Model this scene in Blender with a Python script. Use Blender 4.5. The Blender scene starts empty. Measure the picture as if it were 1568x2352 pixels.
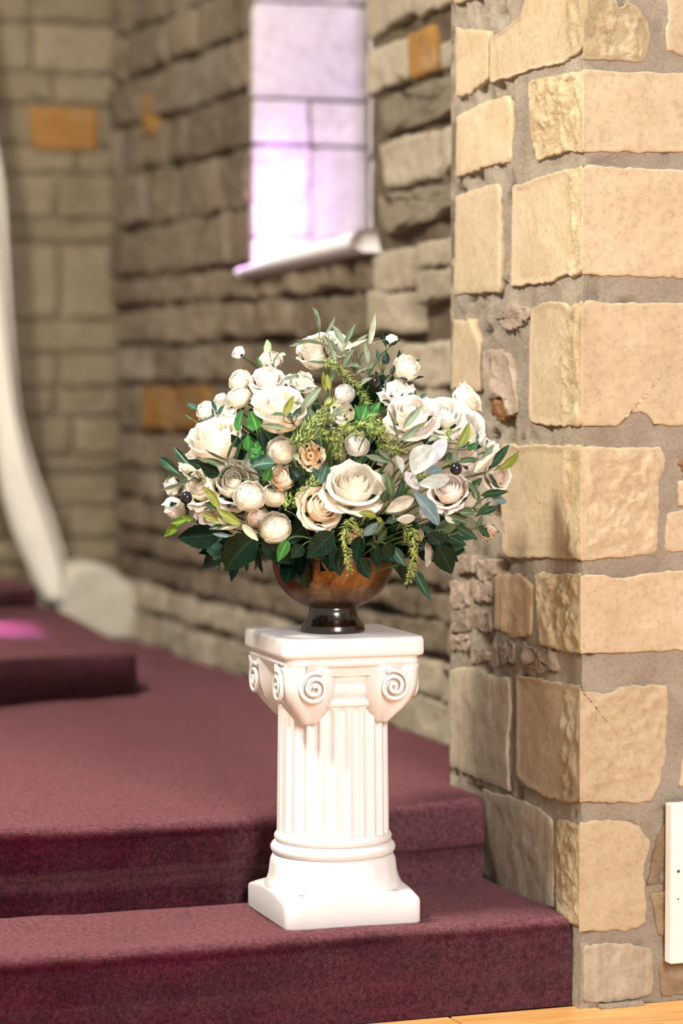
import bpy, bmesh, math, random
from mathutils import Vector, Matrix, noise

sc = bpy.context.scene
COL = sc.collection

# ------------------------------------------------------------------ camera
# World axes follow the building: X along the chancel step, Y into the chancel, Z up; origin at the pier's corner.
cam_d = bpy.data.cameras.new('camera')
cam = bpy.data.objects.new('camera', cam_d)
COL.objects.link(cam)
cam.location = (-2.4767, -5.3509, 1.36)
cam.rotation_euler = (math.radians(90 - 2.916), 0, math.radians(-20))
cam_d.sensor_fit = 'VERTICAL'
cam_d.sensor_height = 36
cam_d.lens = 6400 / 2352 * 36
cam_d.clip_start = 0.1
cam_d.clip_end = 60
cam_d.dof.use_dof = True
cam_d.dof.focus_distance = 5.86
cam_d.dof.aperture_fstop = 1.6
sc.camera = cam

# ------------------------------------------------------------------ world, lamps, exposure
world = bpy.data.worlds.new('world')
world.use_nodes = True
sc.world = world
world.node_tree.nodes['Background'].inputs[0].default_value = (1.0, 0.93, 0.85, 1)
world.node_tree.nodes['Background'].inputs[1].default_value = 0.46
sc.view_settings.view_transform = 'Standard'
sc.view_settings.look = 'None'
sc.view_settings.gamma = 1
sc.view_settings.exposure = 0.25
sc.view_settings.use_curve_mapping = False


def lamp(name, loc, target, size, energy, color, size_y=None, spread=180):
    d = bpy.data.lights.new(name, 'AREA')
    d.shape = 'RECTANGLE' if size_y else 'DISK'
    d.size = size
    if size_y:
        d.size_y = size_y
    d.energy = energy
    d.color = color
    d.spread = math.radians(spread)
    o = bpy.data.objects.new(name, d)
    o.location = loc
    o.rotation_euler = (Vector(target) - Vector(loc)).to_track_quat('-Z', 'Y').to_euler()
    COL.objects.link(o)
    return o


lamp('nave_floodlight', (-3.25, -.40, 4.65), (-.3, .6, .8), .72, 330, (1.0, .91, .79))
lamp('nave_front_fill', (-.6, -4.6, 2.7), (-.3, .3, 1.0), 1.0, 245, (1.0, .93, .92), 1.8)  # unseen front fill, added to brighten flowers, pedestal front and pier front
lamp('daylight_outside_window', (1.75, 1.55, 3.0), (.40, 3.0, 1.9), .8, 44, (.93, .87, 1.0), 1.2)

sd = bpy.data.lights.new('sunbeam_through_window', 'SPOT')
sd.energy = 5500
sd.color = (.85, .45, 1.0)
sd.spot_size = math.radians(9.5)
sd.spot_blend = .6
sd.shadow_soft_size = .12
so = bpy.data.objects.new('sunbeam_through_window', sd)
so.location = (1.40, 1.886, 4.03)
so.rotation_euler = (Vector((-.38, 3.55, .52)) - Vector(so.location)).to_track_quat('-Z', 'Y').to_euler()
COL.objects.link(so)

# ------------------------------------------------------------------ material helpers
MATS = {}


def new_mat(name):
    m = bpy.data.materials.new(name)
    m.use_nodes = True
    nt = m.node_tree
    b = nt.nodes['Principled BSDF']
    return m, nt, b


def nd(nt, t, **kw):
    n = nt.nodes.new(t)
    for k, v in kw.items():
        setattr(n, k, v)
    return n


def ramp(nt, fac, stops):
    r = nd(nt, 'ShaderNodeValToRGB')
    el = r.color_ramp.elements
    while len(el) < len(stops):
        el.new(.5)
    for e, (p, c) in zip(el, stops):
        e.position = p
        e.color = (*c, 1)
    nt.links.new(fac, r.inputs[0])
    return r.outputs[0]


def noise_tex(nt, vec, scale, detail=5, rough=.6, dist=0.0):
    n = nd(nt, 'ShaderNodeTexNoise')
    n.inputs['Scale'].default_value = scale
    n.inputs['Detail'].default_value = detail
    n.inputs['Roughness'].default_value = rough
    n.inputs['Distortion'].default_value = dist
    nt.links.new(vec, n.inputs['Vector'])
    return n.outputs['Fac']


def mix_rgb(nt, a, b, fac, mode='MIX'):
    m = nd(nt, 'ShaderNodeMix', data_type='RGBA', blend_type=mode)
    for s, v in ((m.inputs[0], fac), (m.inputs[6], a), (m.inputs[7], b)):
        if isinstance(v, (int, float)):
            s.default_value = v
        elif isinstance(v, tuple):
            s.default_value = (*v, 1)
        else:
            nt.links.new(v, s)
    return m.outputs[2]


def bump(nt, b, h, strength, dist):
    bn = nd(nt, 'ShaderNodeBump')
    bn.inputs['Strength'].default_value = strength
    bn.inputs['Distance'].default_value = dist
    nt.links.new(h, bn.inputs['Height'])
    nt.links.new(bn.outputs[0], b.inputs['Normal'])


def stone_mat(name, dark, mid, light, blotch, bump_s=.5, grain=60, streak=False, vary=.18):
    m, nt, b = new_mat(name)
    tc = nd(nt, 'ShaderNodeTexCoord')
    vec = tc.outputs['Object']
    if streak:
        mp = nd(nt, 'ShaderNodeMapping')
        mp.inputs['Scale'].default_value = (6, 6, .7)
        nt.links.new(vec, mp.inputs['Vector'])
        vec2 = mp.outputs[0]
    else:
        vec2 = vec
    big = noise_tex(nt, vec2, 5.5, 6, .62, .6)
    col = ramp(nt, big, [(.28, dark), (.5, mid), (.74, light)])
    fine = noise_tex(nt, vec, grain, 4, .7)
    spk = ramp(nt, fine, [(.32, (.70, .66, .62)), (.5, (1, 1, 1)), (.7, (1.08, 1.07, 1.04))])
    col = mix_rgb(nt, col, spk, .6, 'MULTIPLY')
    bl = noise_tex(nt, vec, 3.1, 3, .5, 1.2)
    bf = ramp(nt, bl, [(.60, (0, 0, 0)), (.75, (1, 1, 1))])
    col = mix_rgb(nt, col, blotch, bf)
    oi = nd(nt, 'ShaderNodeObjectInfo')
    hv = nd(nt, 'ShaderNodeHueSaturation')
    mr = nd(nt, 'ShaderNodeMapRange')
    mr.inputs['To Min'].default_value = 1 - vary
    mr.inputs['To Max'].default_value = 1 + vary
    nt.links.new(oi.outputs['Random'], mr.inputs[0])
    nt.links.new(mr.outputs[0], hv.inputs['Value'])
    nt.links.new(col, hv.inputs['Color'])
    hv.inputs['Value'].default_value = 1
    nt.links.new(hv.outputs[0], b.inputs['Base Color'])
    b.inputs['Roughness'].default_value = .85
    b.inputs['Specular IOR Level'].default_value = .2
    h1 = noise_tex(nt, vec, 26, 8, .72)
    bump(nt, b, h1, bump_s, .02)
    MATS[name] = m
    return m


stone_mat('dressed', (.375, .285, .18), (.44, .345, .225), (.485, .39, .27), (.465, .375, .26), .12, 85, False, .08)
stone_mat('rock_face', (.46, .345, .19), (.66, .53, .33), (.74, .63, .43), (.52, .37, .18), 1.0, 40)
stone_mat('grey', (0.302, 0.244, 0.168), (0.395, 0.328, 0.239), (0.470, 0.403, 0.311), (0.336, 0.277, 0.210), .35, 60, True)
stone_mat('streak', (0.302, 0.185, 0.084), (0.462, 0.336, 0.202), (0.521, 0.395, 0.252), (0.286, 0.151, 0.050), .4, 60, True)
stone_mat('pink', (0.361, 0.275, 0.198), (0.482, 0.378, 0.288), (0.542, 0.447, 0.353), (0.378, 0.284, 0.206), 1.0, 45)
stone_mat('rust', (0.136, 0.060, 0.021), (0.272, 0.136, 0.051), (0.357, 0.212, 0.102), (0.187, 0.085, 0.034), .9, 40)
stone_mat('rubble', (0.264, 0.176, 0.097), (0.387, 0.282, 0.172), (0.475, 0.361, 0.229), (0.290, 0.185, 0.097), 1.0, 40)
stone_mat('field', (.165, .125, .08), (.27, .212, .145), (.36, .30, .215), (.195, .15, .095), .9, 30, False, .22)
stone_mat('field_lit', (.37, .305, .215), (.50, .43, .315), (.58, .51, .39), (.41, .34, .235), .9, 30, False, .12)  # lit copy of field: stronger light put into the stone colour
stone_mat('knobbly', (.28, .225, .155), (.44, .37, .27), (.53, .46, .35), (.30, .24, .165), 1.4, 24)
stone_mat('ochre', (0.246, 0.123, 0.033), (0.328, 0.172, 0.049), (0.312, 0.230, 0.139), (0.328, 0.156, 0.037), .6, 40)
stone_mat('ashlar', (0.206, 0.168, 0.103), (0.249, 0.206, 0.133), (0.292, 0.245, 0.168), (0.224, 0.185, 0.107), .5, 35, False, .15)
stone_mat('pale', (0.600, 0.560, 0.440), (0.700, 0.660, 0.530), (0.780, 0.740, 0.620), (0.600, 0.570, 0.450), .5, 30)
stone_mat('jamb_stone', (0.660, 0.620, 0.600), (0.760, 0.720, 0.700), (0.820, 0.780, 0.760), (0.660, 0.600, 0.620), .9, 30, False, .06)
stone_mat('mortar', (.295, .245, .185), (.385, .33, .255), (.44, .385, .31), (.33, .28, .205), .9, 120, False, 0)
stone_mat('mortar_dark', (.085, .062, .038), (.165, .128, .085), (.27, .22, .155), (.075, .055, .034), 1.0, 60, False, 0)
stone_mat('mortar_grey', (.235, .19, .115), (.285, .232, .148), (.325, .272, .185), (.245, .195, .118), .7, 60, False, 0)


def petal_mat(name, base, heart, trans=.38):
    m, nt, b = new_mat(name)
    tc = nd(nt, 'ShaderNodeTexCoord')
    uv = nd(nt, 'ShaderNodeSeparateXYZ')
    nt.links.new(tc.outputs['UV'], uv.inputs[0])
    f = ramp(nt, uv.outputs[1], [(.12, heart), (.62, base)])
    n = noise_tex(nt, tc.outputs['Object'], 3.5, 3)
    col = mix_rgb(nt, f, mix_rgb(nt, f, heart, .35), ramp(nt, n, [(.45, (0, 0, 0)), (.7, (1, 1, 1))]))
    nt.links.new(col, b.inputs['Base Color'])
    b.inputs['Roughness'].default_value = .62
    b.inputs['Specular IOR Level'].default_value = .25
    tr = nd(nt, 'ShaderNodeBsdfTranslucent')
    nt.links.new(col, tr.inputs['Color'])
    mx = nd(nt, 'ShaderNodeMixShader')
    mx.inputs[0].default_value = trans
    nt.links.new(b.outputs[0], mx.inputs[1])
    nt.links.new(tr.outputs[0], mx.inputs[2])
    nt.links.new(mx.outputs[0], nt.nodes['Material Output'].inputs[0])
    st = nd(nt, 'ShaderNodeMapping')
    st.inputs['Scale'].default_value = (22, 1.5, 1)
    nt.links.new(tc.outputs['UV'], st.inputs[0])
    bump(nt, b, noise_tex(nt, st.outputs[0], 2.0, 3), .12, .05)
    MATS[name] = m


petal_mat('petal_ivory', (.95, .92, .84), (.94, .87, .70))
petal_mat('petal_cream', (.95, .92, .82), (.94, .88, .66))
petal_mat('petal_white', (.96, .95, .91), (.95, .93, .82))
petal_mat('petal_blush', (.95, .89, .84), (.94, .82, .72))
petal_mat('petal_peach', (.95, .86, .73), (.94, .72, .44))
petal_mat('petal_apricot', (.93, .80, .64), (.88, .48, .18))


def leaf_mat(name, top, under, vein, rough=.45, spec=.4, fuzz=0.0):
    m, nt, b = new_mat(name)
    tc = nd(nt, 'ShaderNodeTexCoord')
    uv = nd(nt, 'ShaderNodeSeparateXYZ')
    nt.links.new(tc.outputs['UV'], uv.inputs[0])
    ab = nd(nt, 'ShaderNodeMath', operation='ABSOLUTE')
    sb = nd(nt, 'ShaderNodeMath', operation='SUBTRACT')
    sb.inputs[1].default_value = .5
    nt.links.new(uv.outputs[0], sb.inputs[0])
    nt.links.new(sb.outputs[0], ab.inputs[0])
    vf = ramp(nt, ab.outputs[0], [(.02, (1, 1, 1)), (.07, (0, 0, 0))])
    # side veins run obliquely from the midrib
    md = nd(nt, 'ShaderNodeMath', operation='MULTIPLY_ADD')
    md.inputs[1].default_value = -.55
    nt.links.new(ab.outputs[0], md.inputs[0])
    nt.links.new(uv.outputs[1], md.inputs[2])
    wv = nd(nt, 'ShaderNodeMath', operation='SINE')
    ml = nd(nt, 'ShaderNodeMath', operation='MULTIPLY')
    ml.inputs[1].default_value = 48
    nt.links.new(md.outputs[0], ml.inputs[0])
    nt.links.new(ml.outputs[0], wv.inputs[0])
    sv = ramp(nt, wv.outputs[0], [(.90, (0, 0, 0)), (.99, (.18, .18, .18))])
    n = noise_tex(nt, tc.outputs['Object'], 3, 4)
    t2 = mix_rgb(nt, top, tuple(min(1, x * 1.5) for x in top), ramp(nt, n, [(.4, (0, 0, 0)), (.65, (1, 1, 1))]))
    c1 = mix_rgb(nt, t2, vein, vf)
    c1 = mix_rgb(nt, c1, vein, sv)
    geo = nd(nt, 'ShaderNodeNewGeometry')
    c = mix_rgb(nt, c1, under, geo.outputs['Backfacing'])
    nt.links.new(c, b.inputs['Base Color'])
    b.inputs['Roughness'].default_value = rough
    b.inputs['Specular IOR Level'].default_value = spec
    if fuzz:
        b.inputs['Sheen Weight'].default_value = fuzz
        b.inputs['Sheen Roughness'].default_value = .5
    tr = nd(nt, 'ShaderNodeBsdfTranslucent')
    nt.links.new(c, tr.inputs['Color'])
    mx = nd(nt, 'ShaderNodeMixShader')
    mx.inputs[0].default_value = .15
    nt.links.new(b.outputs[0], mx.inputs[1])
    nt.links.new(tr.outputs[0], mx.inputs[2])
    nt.links.new(mx.outputs[0], nt.nodes['Material Output'].inputs[0])
    bump(nt, b, sv, .3, .03)
    MATS[name] = m


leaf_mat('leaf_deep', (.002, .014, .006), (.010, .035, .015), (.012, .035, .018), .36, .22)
leaf_mat('leaf_bright', (.02, .13, .02), (.09, .26, .07), (.14, .34, .10), .4)
leaf_mat('leaf_lime', (.13, .26, .02), (.18, .30, .05), (.28, .40, .10), .4)
leaf_mat('leaf_bluegreen', (.014, .06, .036), (.07, .18, .13), (.12, .26, .18), .5)
leaf_mat('leaf_palegreen', (.28, .40, .24), (.38, .48, .34), (.42, .52, .36), .5)
leaf_mat('leaf_olive', (.055, .09, .04), (.22, .26, .17), (.20, .26, .14), .45)
leaf_mat('leaf_dark', (.010, .042, .018), (.14, .20, .12), (.07, .14, .07), .35, .5)
leaf_mat('leaf_sage', (.13, .17, .105), (.30, .34, .25), (.30, .35, .24), .5)
leaf_mat('leaf_pale', (.40, .43, .29), (.48, .50, .38), (.52, .54, .40), .55)
leaf_mat('leaf_yellowolive', (.16, .19, .025), (.26, .28, .10), (.32, .34, .12), .4)
leaf_mat('leaf_silver', (.36, .40, .37), (.44, .47, .45), (.46, .50, .47), .8, .1, .5)
leaf_mat('leaf_lilacgrey', (.46, .46, .52), (.52, .52, .58), (.55, .55, .60), .8, .1, .5)
leaf_mat('leaf_bluegrey', (.10, .165, .17), (.24, .30, .31), (.26, .33, .34), .7, .15, .4)
leaf_mat('leaf_taupe', (.33, .31, .25), (.42, .40, .33), (.42, .40, .33), .75, .1, .3)


def plain_mat(name, col, rough=.5, metal=0, spec=.5, n_scale=0, n_amt=.2, bump_s=0, bump_scale=40):
    m, nt, b = new_mat(name)
    if n_scale:
        tc = nd(nt, 'ShaderNodeTexCoord')
        f = noise_tex(nt, tc.outputs['Object'], n_scale, 6, .65)
        d = tuple(c * (1 - n_amt) for c in col)
        l = tuple(min(1, c * (1 + n_amt)) for c in col)
        nt.links.new(ramp(nt, f, [(.3, d), (.7, l)]), b.inputs['Base Color'])
        if bump_s:
            bump(nt, b, noise_tex(nt, tc.outputs['Object'], bump_scale, 5), bump_s, .004)
    else:
        b.inputs['Base Color'].default_value = (*col, 1)
    b.inputs['Roughness'].default_value = rough
    b.inputs['Metallic'].default_value = metal
    b.inputs['Specular IOR Level'].default_value = spec
    MATS[name] = m
    return m


plain_mat('stem', (.07, .13, .03), .5, n_scale=30)
plain_mat('stem_brown', (.12, .115, .06), .6, n_scale=30)
plain_mat('needle', (.62, .80, .24), .4, n_scale=25, n_amt=.35)
plain_mat('olive_black', (.008, .008, .012), .18)
plain_mat('plaster', (.69, .67, .665), .45, spec=.4, n_scale=14, n_amt=.035, bump_s=.12, bump_scale=30)
plain_mat('fabric', (.82, .78, .67), .9, spec=.1, n_scale=9, n_amt=.05)
plain_mat('white_paint', (.78, .74, .68), .4, n_scale=8, n_amt=.03)
plain_mat('black_void', (.004, .004, .004), .6)
plain_mat('screw_metal', (.12, .11, .10), .35, metal=1)
plain_mat('lead', (.10, .10, .11), .5, metal=.6)
plain_mat('sill_cement', (.93, .91, .93), .7, n_scale=10, n_amt=.06, bump_s=.4)
plain_mat('soil', (.02, .03, .015), .9, n_scale=30)

for nm, c in (('glass_lilac', (.90, .80, 1.0)), ('glass_pink', (1.0, .78, .90)), ('glass_violet', (.80, .68, .98)), ('glass_clear', (.97, .95, 1.0))):
    m = bpy.data.materials.new(nm)
    m.use_nodes = True
    nt = m.node_tree
    nt.nodes.remove(nt.nodes['Principled BSDF'])
    t = nd(nt, 'ShaderNodeBsdfTransparent')
    t.inputs[0].default_value = (*c, 1)
    g = nd(nt, 'ShaderNodeBsdfGlossy')
    g.inputs['Roughness'].default_value = .1
    mx = nd(nt, 'ShaderNodeMixShader')
    mx.inputs[0].default_value = .06
    nt.links.new(t.outputs[0], mx.inputs[1])
    nt.links.new(g.outputs[0], mx.inputs[2])
    nt.links.new(mx.outputs[0], nt.nodes['Material Output'].inputs[0])
    MATS[nm] = m

# carpet: short burgundy pile that catches light at grazing angles
m, nt, b = new_mat('carpet')
tc = nd(nt, 'ShaderNodeTexCoord')
pile = noise_tex(nt, tc.outputs['Object'], 420, 3, .8)
worn = noise_tex(nt, tc.outputs['Object'], 3.2, 5, .6, .8)
mp = nd(nt, 'ShaderNodeMapping')
mp.inputs['Scale'].default_value = (2.2, 9, 9)
nt.links.new(tc.outputs['Object'], mp.inputs[0])
brush = noise_tex(nt, mp.outputs[0], 2.0, 4, .6)
c = ramp(nt, worn, [(.3, (.026, .0011, .0055)), (.7, (.048, .0026, .011))])
c = mix_rgb(nt, c, ramp(nt, brush, [(.35, (.6, .6, .6)), (.65, (1.4, 1.4, 1.4))]), .8, 'MULTIPLY')
clump = noise_tex(nt, tc.outputs['Object'], 95, 5, .75)
c = mix_rgb(nt, c, ramp(nt, clump, [(.36, (.3, .25, .3)), (.62, (1.5, 1.4, 1.5))]), .8, 'MULTIPLY')
c = mix_rgb(nt, c, ramp(nt, pile, [(.35, (.35, .35, .35)), (.62, (1.5, 1.5, 1.5))]), .75, 'MULTIPLY')
sw = ramp(nt, clump, [(.34, (.45, .45, .45)), (.60, (1, 1, 1))])
nt.links.new(sw, b.inputs['Sheen Weight'])
nt.links.new(c, b.inputs['Base Color'])
b.inputs['Roughness'].default_value = .95
b.inputs['Specular IOR Level'].default_value = .05
b.inputs['Sheen Weight'].default_value = 1.0
b.inputs['Sheen Roughness'].default_value = .13
b.inputs['Sheen Tint'].default_value = (.92, .42, .45, 1)
bump(nt, b, pile, 1.0, .006)
MATS['carpet'] = m

# antique bowl metal
m, nt, b = new_mat('copper')
tc = nd(nt, 'ShaderNodeTexCoord')
n1 = noise_tex(nt, tc.outputs['Object'], 9, 7, .7, 1.0)
n2 = noise_tex(nt, tc.outputs['Object'], 55, 5, .7)
c = ramp(nt, n1, [(.30, (.045, .024, .016)), (.5, (.22, .125, .064)), (.7, (.38, .25, .14))])
c = mix_rgb(nt, c, ramp(nt, n2, [(.3, (.5, .45, .4)), (.6, (1.1, 1.1, 1.1))]), .6, 'MULTIPLY')
nt.links.new(c, b.inputs['Base Color'])
b.inputs['Metallic'].default_value = 1
nt.links.new(ramp(nt, n2, [(.3, (.42, .42, .42)), (.7, (.27, .27, .27))]), b.inputs['Roughness'])
bump(nt, b, n2, .06, .004)
MATS['copper'] = m
m, nt, b = new_mat('gunmetal')
b.inputs['Base Color'].default_value = (.10, .085, .075, 1)
b.inputs['Metallic'].default_value = 1
b.inputs['Roughness'].default_value = .2
MATS['gunmetal'] = m

# pale oak floor
m, nt, b = new_mat('oak')
tc = nd(nt, 'ShaderNodeTexCoord')
mp = nd(nt, 'ShaderNodeMapping')
mp.inputs['Scale'].default_value = (2, 14, 14)
nt.links.new(tc.outputs['Object'], mp.inputs[0])
g = noise_tex(nt, mp.outputs[0], 3, 6, .6, .4)
oi = nd(nt, 'ShaderNodeObjectInfo')
hv = nd(nt, 'ShaderNodeHueSaturation')
mr = nd(nt, 'ShaderNodeMapRange')
mr.inputs['To Min'].default_value = .8
mr.inputs['To Max'].default_value = 1.15
nt.links.new(oi.outputs['Random'], mr.inputs[0])
nt.links.new(mr.outputs[0], hv.inputs['Value'])
nt.links.new(ramp(nt, g, [(.3, (.50, .24, .075)), (.7, (.68, .38, .14))]), hv.inputs['Color'])
nt.links.new(hv.outputs[0], b.inputs['Base Color'])
b.inputs['Roughness'].default_value = .38
MATS['oak'] = m

# ------------------------------------------------------------------ object helpers


def mesh_of(name, verts, faces, mats, smooth=True, mat_idx=None, uvs=None):
    me = bpy.data.meshes.new(name)
    me.from_pydata([tuple(v) for v in verts], [], faces)
    for mt in (mats if isinstance(mats, (list, tuple)) else [mats]):
        me.materials.append(MATS[mt])
    if mat_idx:
        me.polygons.foreach_set('material_index', mat_idx)
    if uvs:
        lay = me.uv_layers.new(name='UVMap')
        flat = []
        for lp in me.loops:
            flat.extend(uvs[lp.vertex_index])
        lay.data.foreach_set('uv', flat)
    if smooth:
        me.polygons.foreach_set('use_smooth', [True] * len(me.polygons))
    me.update()
    return me


def link(name, me, parent=None):
    o = bpy.data.objects.new(name, me)
    COL.objects.link(o)
    if parent:
        o.parent = parent
    return o


def root(name, label, cat, loc=(0, 0, 0), group=None, mat=None):
    o = bpy.data.objects.new(name, None)
    COL.objects.link(o)
    if mat is not None:
        o.matrix_world = mat
    else:
        o.location = loc
    o.empty_display_size = .05
    o['label'] = label
    o['category'] = cat
    if group:
        o['group'] = group
    return o


def structure(o, label, cat):
    o['kind'] = 'structure'
    o['label'] = label
    o['category'] = cat
    return o


def grid_mesh(name, rows, mats, close_u=False, uvs=None, smooth=True):
    """rows: list of equal-length lists of points."""
    n = len(rows[0])
    vs = [p for r in rows for p in r]
    fs = []
    for i in range(len(rows) - 1):
        for j in range(n if close_u else n - 1):
            k = (j + 1) % n
            fs.append((i * n + j, i * n + k, (i + 1) * n + k, (i + 1) * n + j))
    return mesh_of(name, vs, fs, mats, smooth, None, uvs)


def lathe(name, prof, mat, segs=64, center=(0, 0), rmod=None):
    rows = []
    for r, z in prof:
        row = []
        for k in range(segs):
            a = 2 * math.pi * k / segs
            rr = r if rmod is None else rmod(r, z, a)
            row.append((center[0] + rr * math.cos(a), center[1] + rr * math.sin(a), z))
        rows.append(row)
    return grid_mesh(name, rows, mat, True)


def tube_data(pts, r0, r1, seg=6):
    pts = [Vector(p) for p in pts]
    rows = []
    up = Vector((.31, .17, .93))
    for i, p in enumerate(pts):
        t = (pts[min(i + 1, len(pts) - 1)] - pts[max(i - 1, 0)])
        t = t.normalized() if t.length > 1e-6 else Vector((0, 0, 1))
        x = t.cross(up)
        x = x.normalized() if x.length > 1e-4 else Vector((1, 0, 0))
        y = t.cross(x)
        r = r0 + (r1 - r0) * i / max(1, len(pts) - 1)
        rows.append([p + (x * math.cos(2 * math.pi * k / seg) + y * math.sin(2 * math.pi * k / seg)) * r for k in range(seg)])
    vs = [p for r in rows for p in r]
    fs = []
    for i in range(len(rows) - 1):
        for k in range(seg):
            k2 = (k + 1) % seg
            fs.append((i * seg + k, i * seg + k2, (i + 1) * seg + k2, (i + 1) * seg + k))
    fs.append(tuple(range(seg - 1, -1, -1)))
    fs.append(tuple((len(rows) - 1) * seg + k for k in range(seg)))
    return vs, fs


def join_data(parts):
    V, F = [], []
    for vs, fs in parts:
        o = len(V)
        V += list(vs)
        F += [tuple(i + o for i in f) for f in fs]
    return V, F


def bez(a, b, c, n=8):
    a, b, c = Vector(a), Vector(b), Vector(c)
    return [a * (1 - t) ** 2 + b * 2 * t * (1 - t) + c * t * t for t in [i / n for i in range(n + 1)]]


def spline(pts, n=8):
    P = [Vector(p) for p in pts]
    P = [P[0] * 2 - P[1]] + P + [P[-1] * 2 - P[-2]]
    out = []
    for i in range(1, len(P) - 2):
        for k in range(n):
            t = k / n
            p0, p1, p2, p3 = P[i - 1:i + 3]
            out.append(.5 * ((2 * p1) + (p2 - p0) * t + (2 * p0 - 5 * p1 + 4 * p2 - p3) * t * t + (3 * p1 - p0 - 3 * p2 + p3) * t ** 3))
    out.append(P[-2])
    return out


def box_data(x0, x1, y0, y1, z0, z1):
    vs = [(x, y, z) for z in (z0, z1) for y in (y0, y1) for x in (x0, x1)]
    fs = [(0, 2, 3, 1), (4, 5, 7, 6), (0, 1, 5, 4), (2, 6, 7, 3), (0, 4, 6, 2), (1, 3, 7, 5)]
    return vs, fs


def bevel_mod(o, w, seg=2):
    md = o.modifiers.new('bevel', 'BEVEL')
    md.width = w
    md.segments = seg
    md.limit_method = 'ANGLE'
    return o


# ------------------------------------------------------------------ stones
def resample(poly, n):
    P = [Vector((p[0], p[1])) for p in poly]
    L = [(P[(i + 1) % len(P)] - P[i]).length for i in range(len(P))]
    tot = sum(L)
    out = []
    i, acc = 0, 0
    for k in range(n):
        d = tot * k / n
        while acc + L[i] < d and i < len(P) - 1:
            acc += L[i]
            i += 1
        t = (d - acc) / max(L[i], 1e-9)
        out.append(P[i].lerp(P[(i + 1) % len(P)], min(1, t)))
    return out


def area2(poly):
    return sum(poly[i][0] * poly[(i + 1) % len(poly)][1] - poly[(i + 1) % len(poly)][0] * poly[i][1] for i in range(len(poly)))


def stone_data(poly, mapf, proud, depth, rough, seed, n=56, rings=8, jit=.004, bevel=.0035, corner=False, freq=22, smooth_beyond=None, flip=False):
    """One stone: outline POLY in wall coordinates, MAPF(s, z, h) -> world point."""
    if area2(poly) < 0:
        poly = list(reversed(poly))
    # keep original corner points by mixing them into the resampled outline
    out = resample(poly, n)
    cx = sum(p.x for p in out) / n
    cz = sum(p.y for p in out) / n
    held = [corner and p.x < .004 for p in out]
    sd = seed * 7.13
    pts = []
    for p, hd in zip(out, held):
        if not hd:
            dx = jit * (noise.noise((p.x * 45, p.y * 45, sd)) + .8 * noise.noise((p.x * 120, p.y * 120, sd + 3)))
            dz = jit * (noise.noise((p.x * 45, p.y * 45, sd + 9)) + .8 * noise.noise((p.x * 120, p.y * 120, sd + 13)))
            p = Vector((p.x + dx, p.y + dz))
        else:
            p = Vector((-proud, p.y))
        pts.append(p)
    size = max(.02, min(max(p.x for p in pts) - min(p.x for p in pts), max(p.y for p in pts) - min(p.y for p in pts)))
    b1 = 1 - min(.4, 2.2 * bevel / size)
    b0 = 1 - min(.2, .7 * bevel / size)
    ts = [1, 1, b0, b1] + [b1 * (1 - (k + 1) / (rings - 2)) for k in range(rings - 3)]
    vs, mask = [], []
    for ri, t in enumerate(ts):
        for p, hd in zip(pts, held):
            s = cx + (p.x - cx) * t
            z = cz + (p.y - cz) * t
            if ri == 0:
                h = proud - depth
                if hd:
                    h = proud - .004
                    s = -proud + .004
            elif ri == 1:
                h = proud - bevel
                if hd:
                    h = proud
            else:
                a = rough
                if smooth_beyond is not None:
                    w = min(1, max(0, (s - smooth_beyond) / .02))
                    a = rough * (1 - w) + .0012 * w
                    bump_in = .003 * w
                else:
                    bump_in = 0
                nz = noise.fractal((s * freq, z * freq, sd), .9, 2.1, 4)
                fade = min(1, (1 - t) * 5) if not corner else min(1, (1 - t) * 8)
                lift = a * nz * fade
                lift = max(lift, -.0045)
                if corner:
                    lift *= min(1, max(0, (s + proud) / .02))
                if t < b0 - 1e-6:
                    h = proud + lift - bump_in * min(1, (1 - t) * 8)
                else:
                    h = proud - .25 * bevel * (0 if hd else 1) + lift
            vs.append(mapf(s, z, h))
            mask.append(s)
    vs.append(mapf(cx, cz, proud + (rough * noise.fractal((cx * freq, cz * freq, sd), .9, 2.1, 4) if smooth_beyond is None else 0)))
    mask.append(cx)
    fs = []
    R = len(ts)
    for i in range(R - 1):
        for k in range(n):
            k2 = (k + 1) % n
            f = (i * n + k, i * n + k2, (i + 1) * n + k2, (i + 1) * n + k)
            fs.append(f)
    for k in range(n):
        fs.append(((R - 1) * n + k, (R - 1) * n + (k + 1) % n, R * n))
    if flip:
        fs = [tuple(reversed(f)) for f in fs]
    return vs, fs, mask


def stone(parent, poly, mapf, proud, depth, rough, seed, mat, **kw):
    vs, fs, mk = stone_data(poly, mapf, proud, depth, rough, seed, **kw)
    return link('stone', mesh_of('stone', vs, fs, mat), parent)


def rough_grid(name, f, s0, s1, z0, z1, ds, dz, mat):
    ns, nz = max(2, int((s1 - s0) / ds)), max(2, int((z1 - z0) / dz))
    rows = [[f(s0 + (s1 - s0) * i / ns, z0 + (z1 - z0) * j / nz) for i in range(ns + 1)] for j in range(nz + 1)]
    return rows


def rows_data(rows):
    n = len(rows[0])
    vs = [p for r in rows for p in r]
    fs = [(i * n + j, i * n + j + 1, (i + 1) * n + j + 1, (i + 1) * n + j) for i in range(len(rows) - 1) for j in range(n - 1)]
    return vs, fs


H_TOP = 3.5
PU = .012        # pier's left face plane
NU = .30         # recess wall plane
EV = 4.71        # end wall plane

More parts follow.
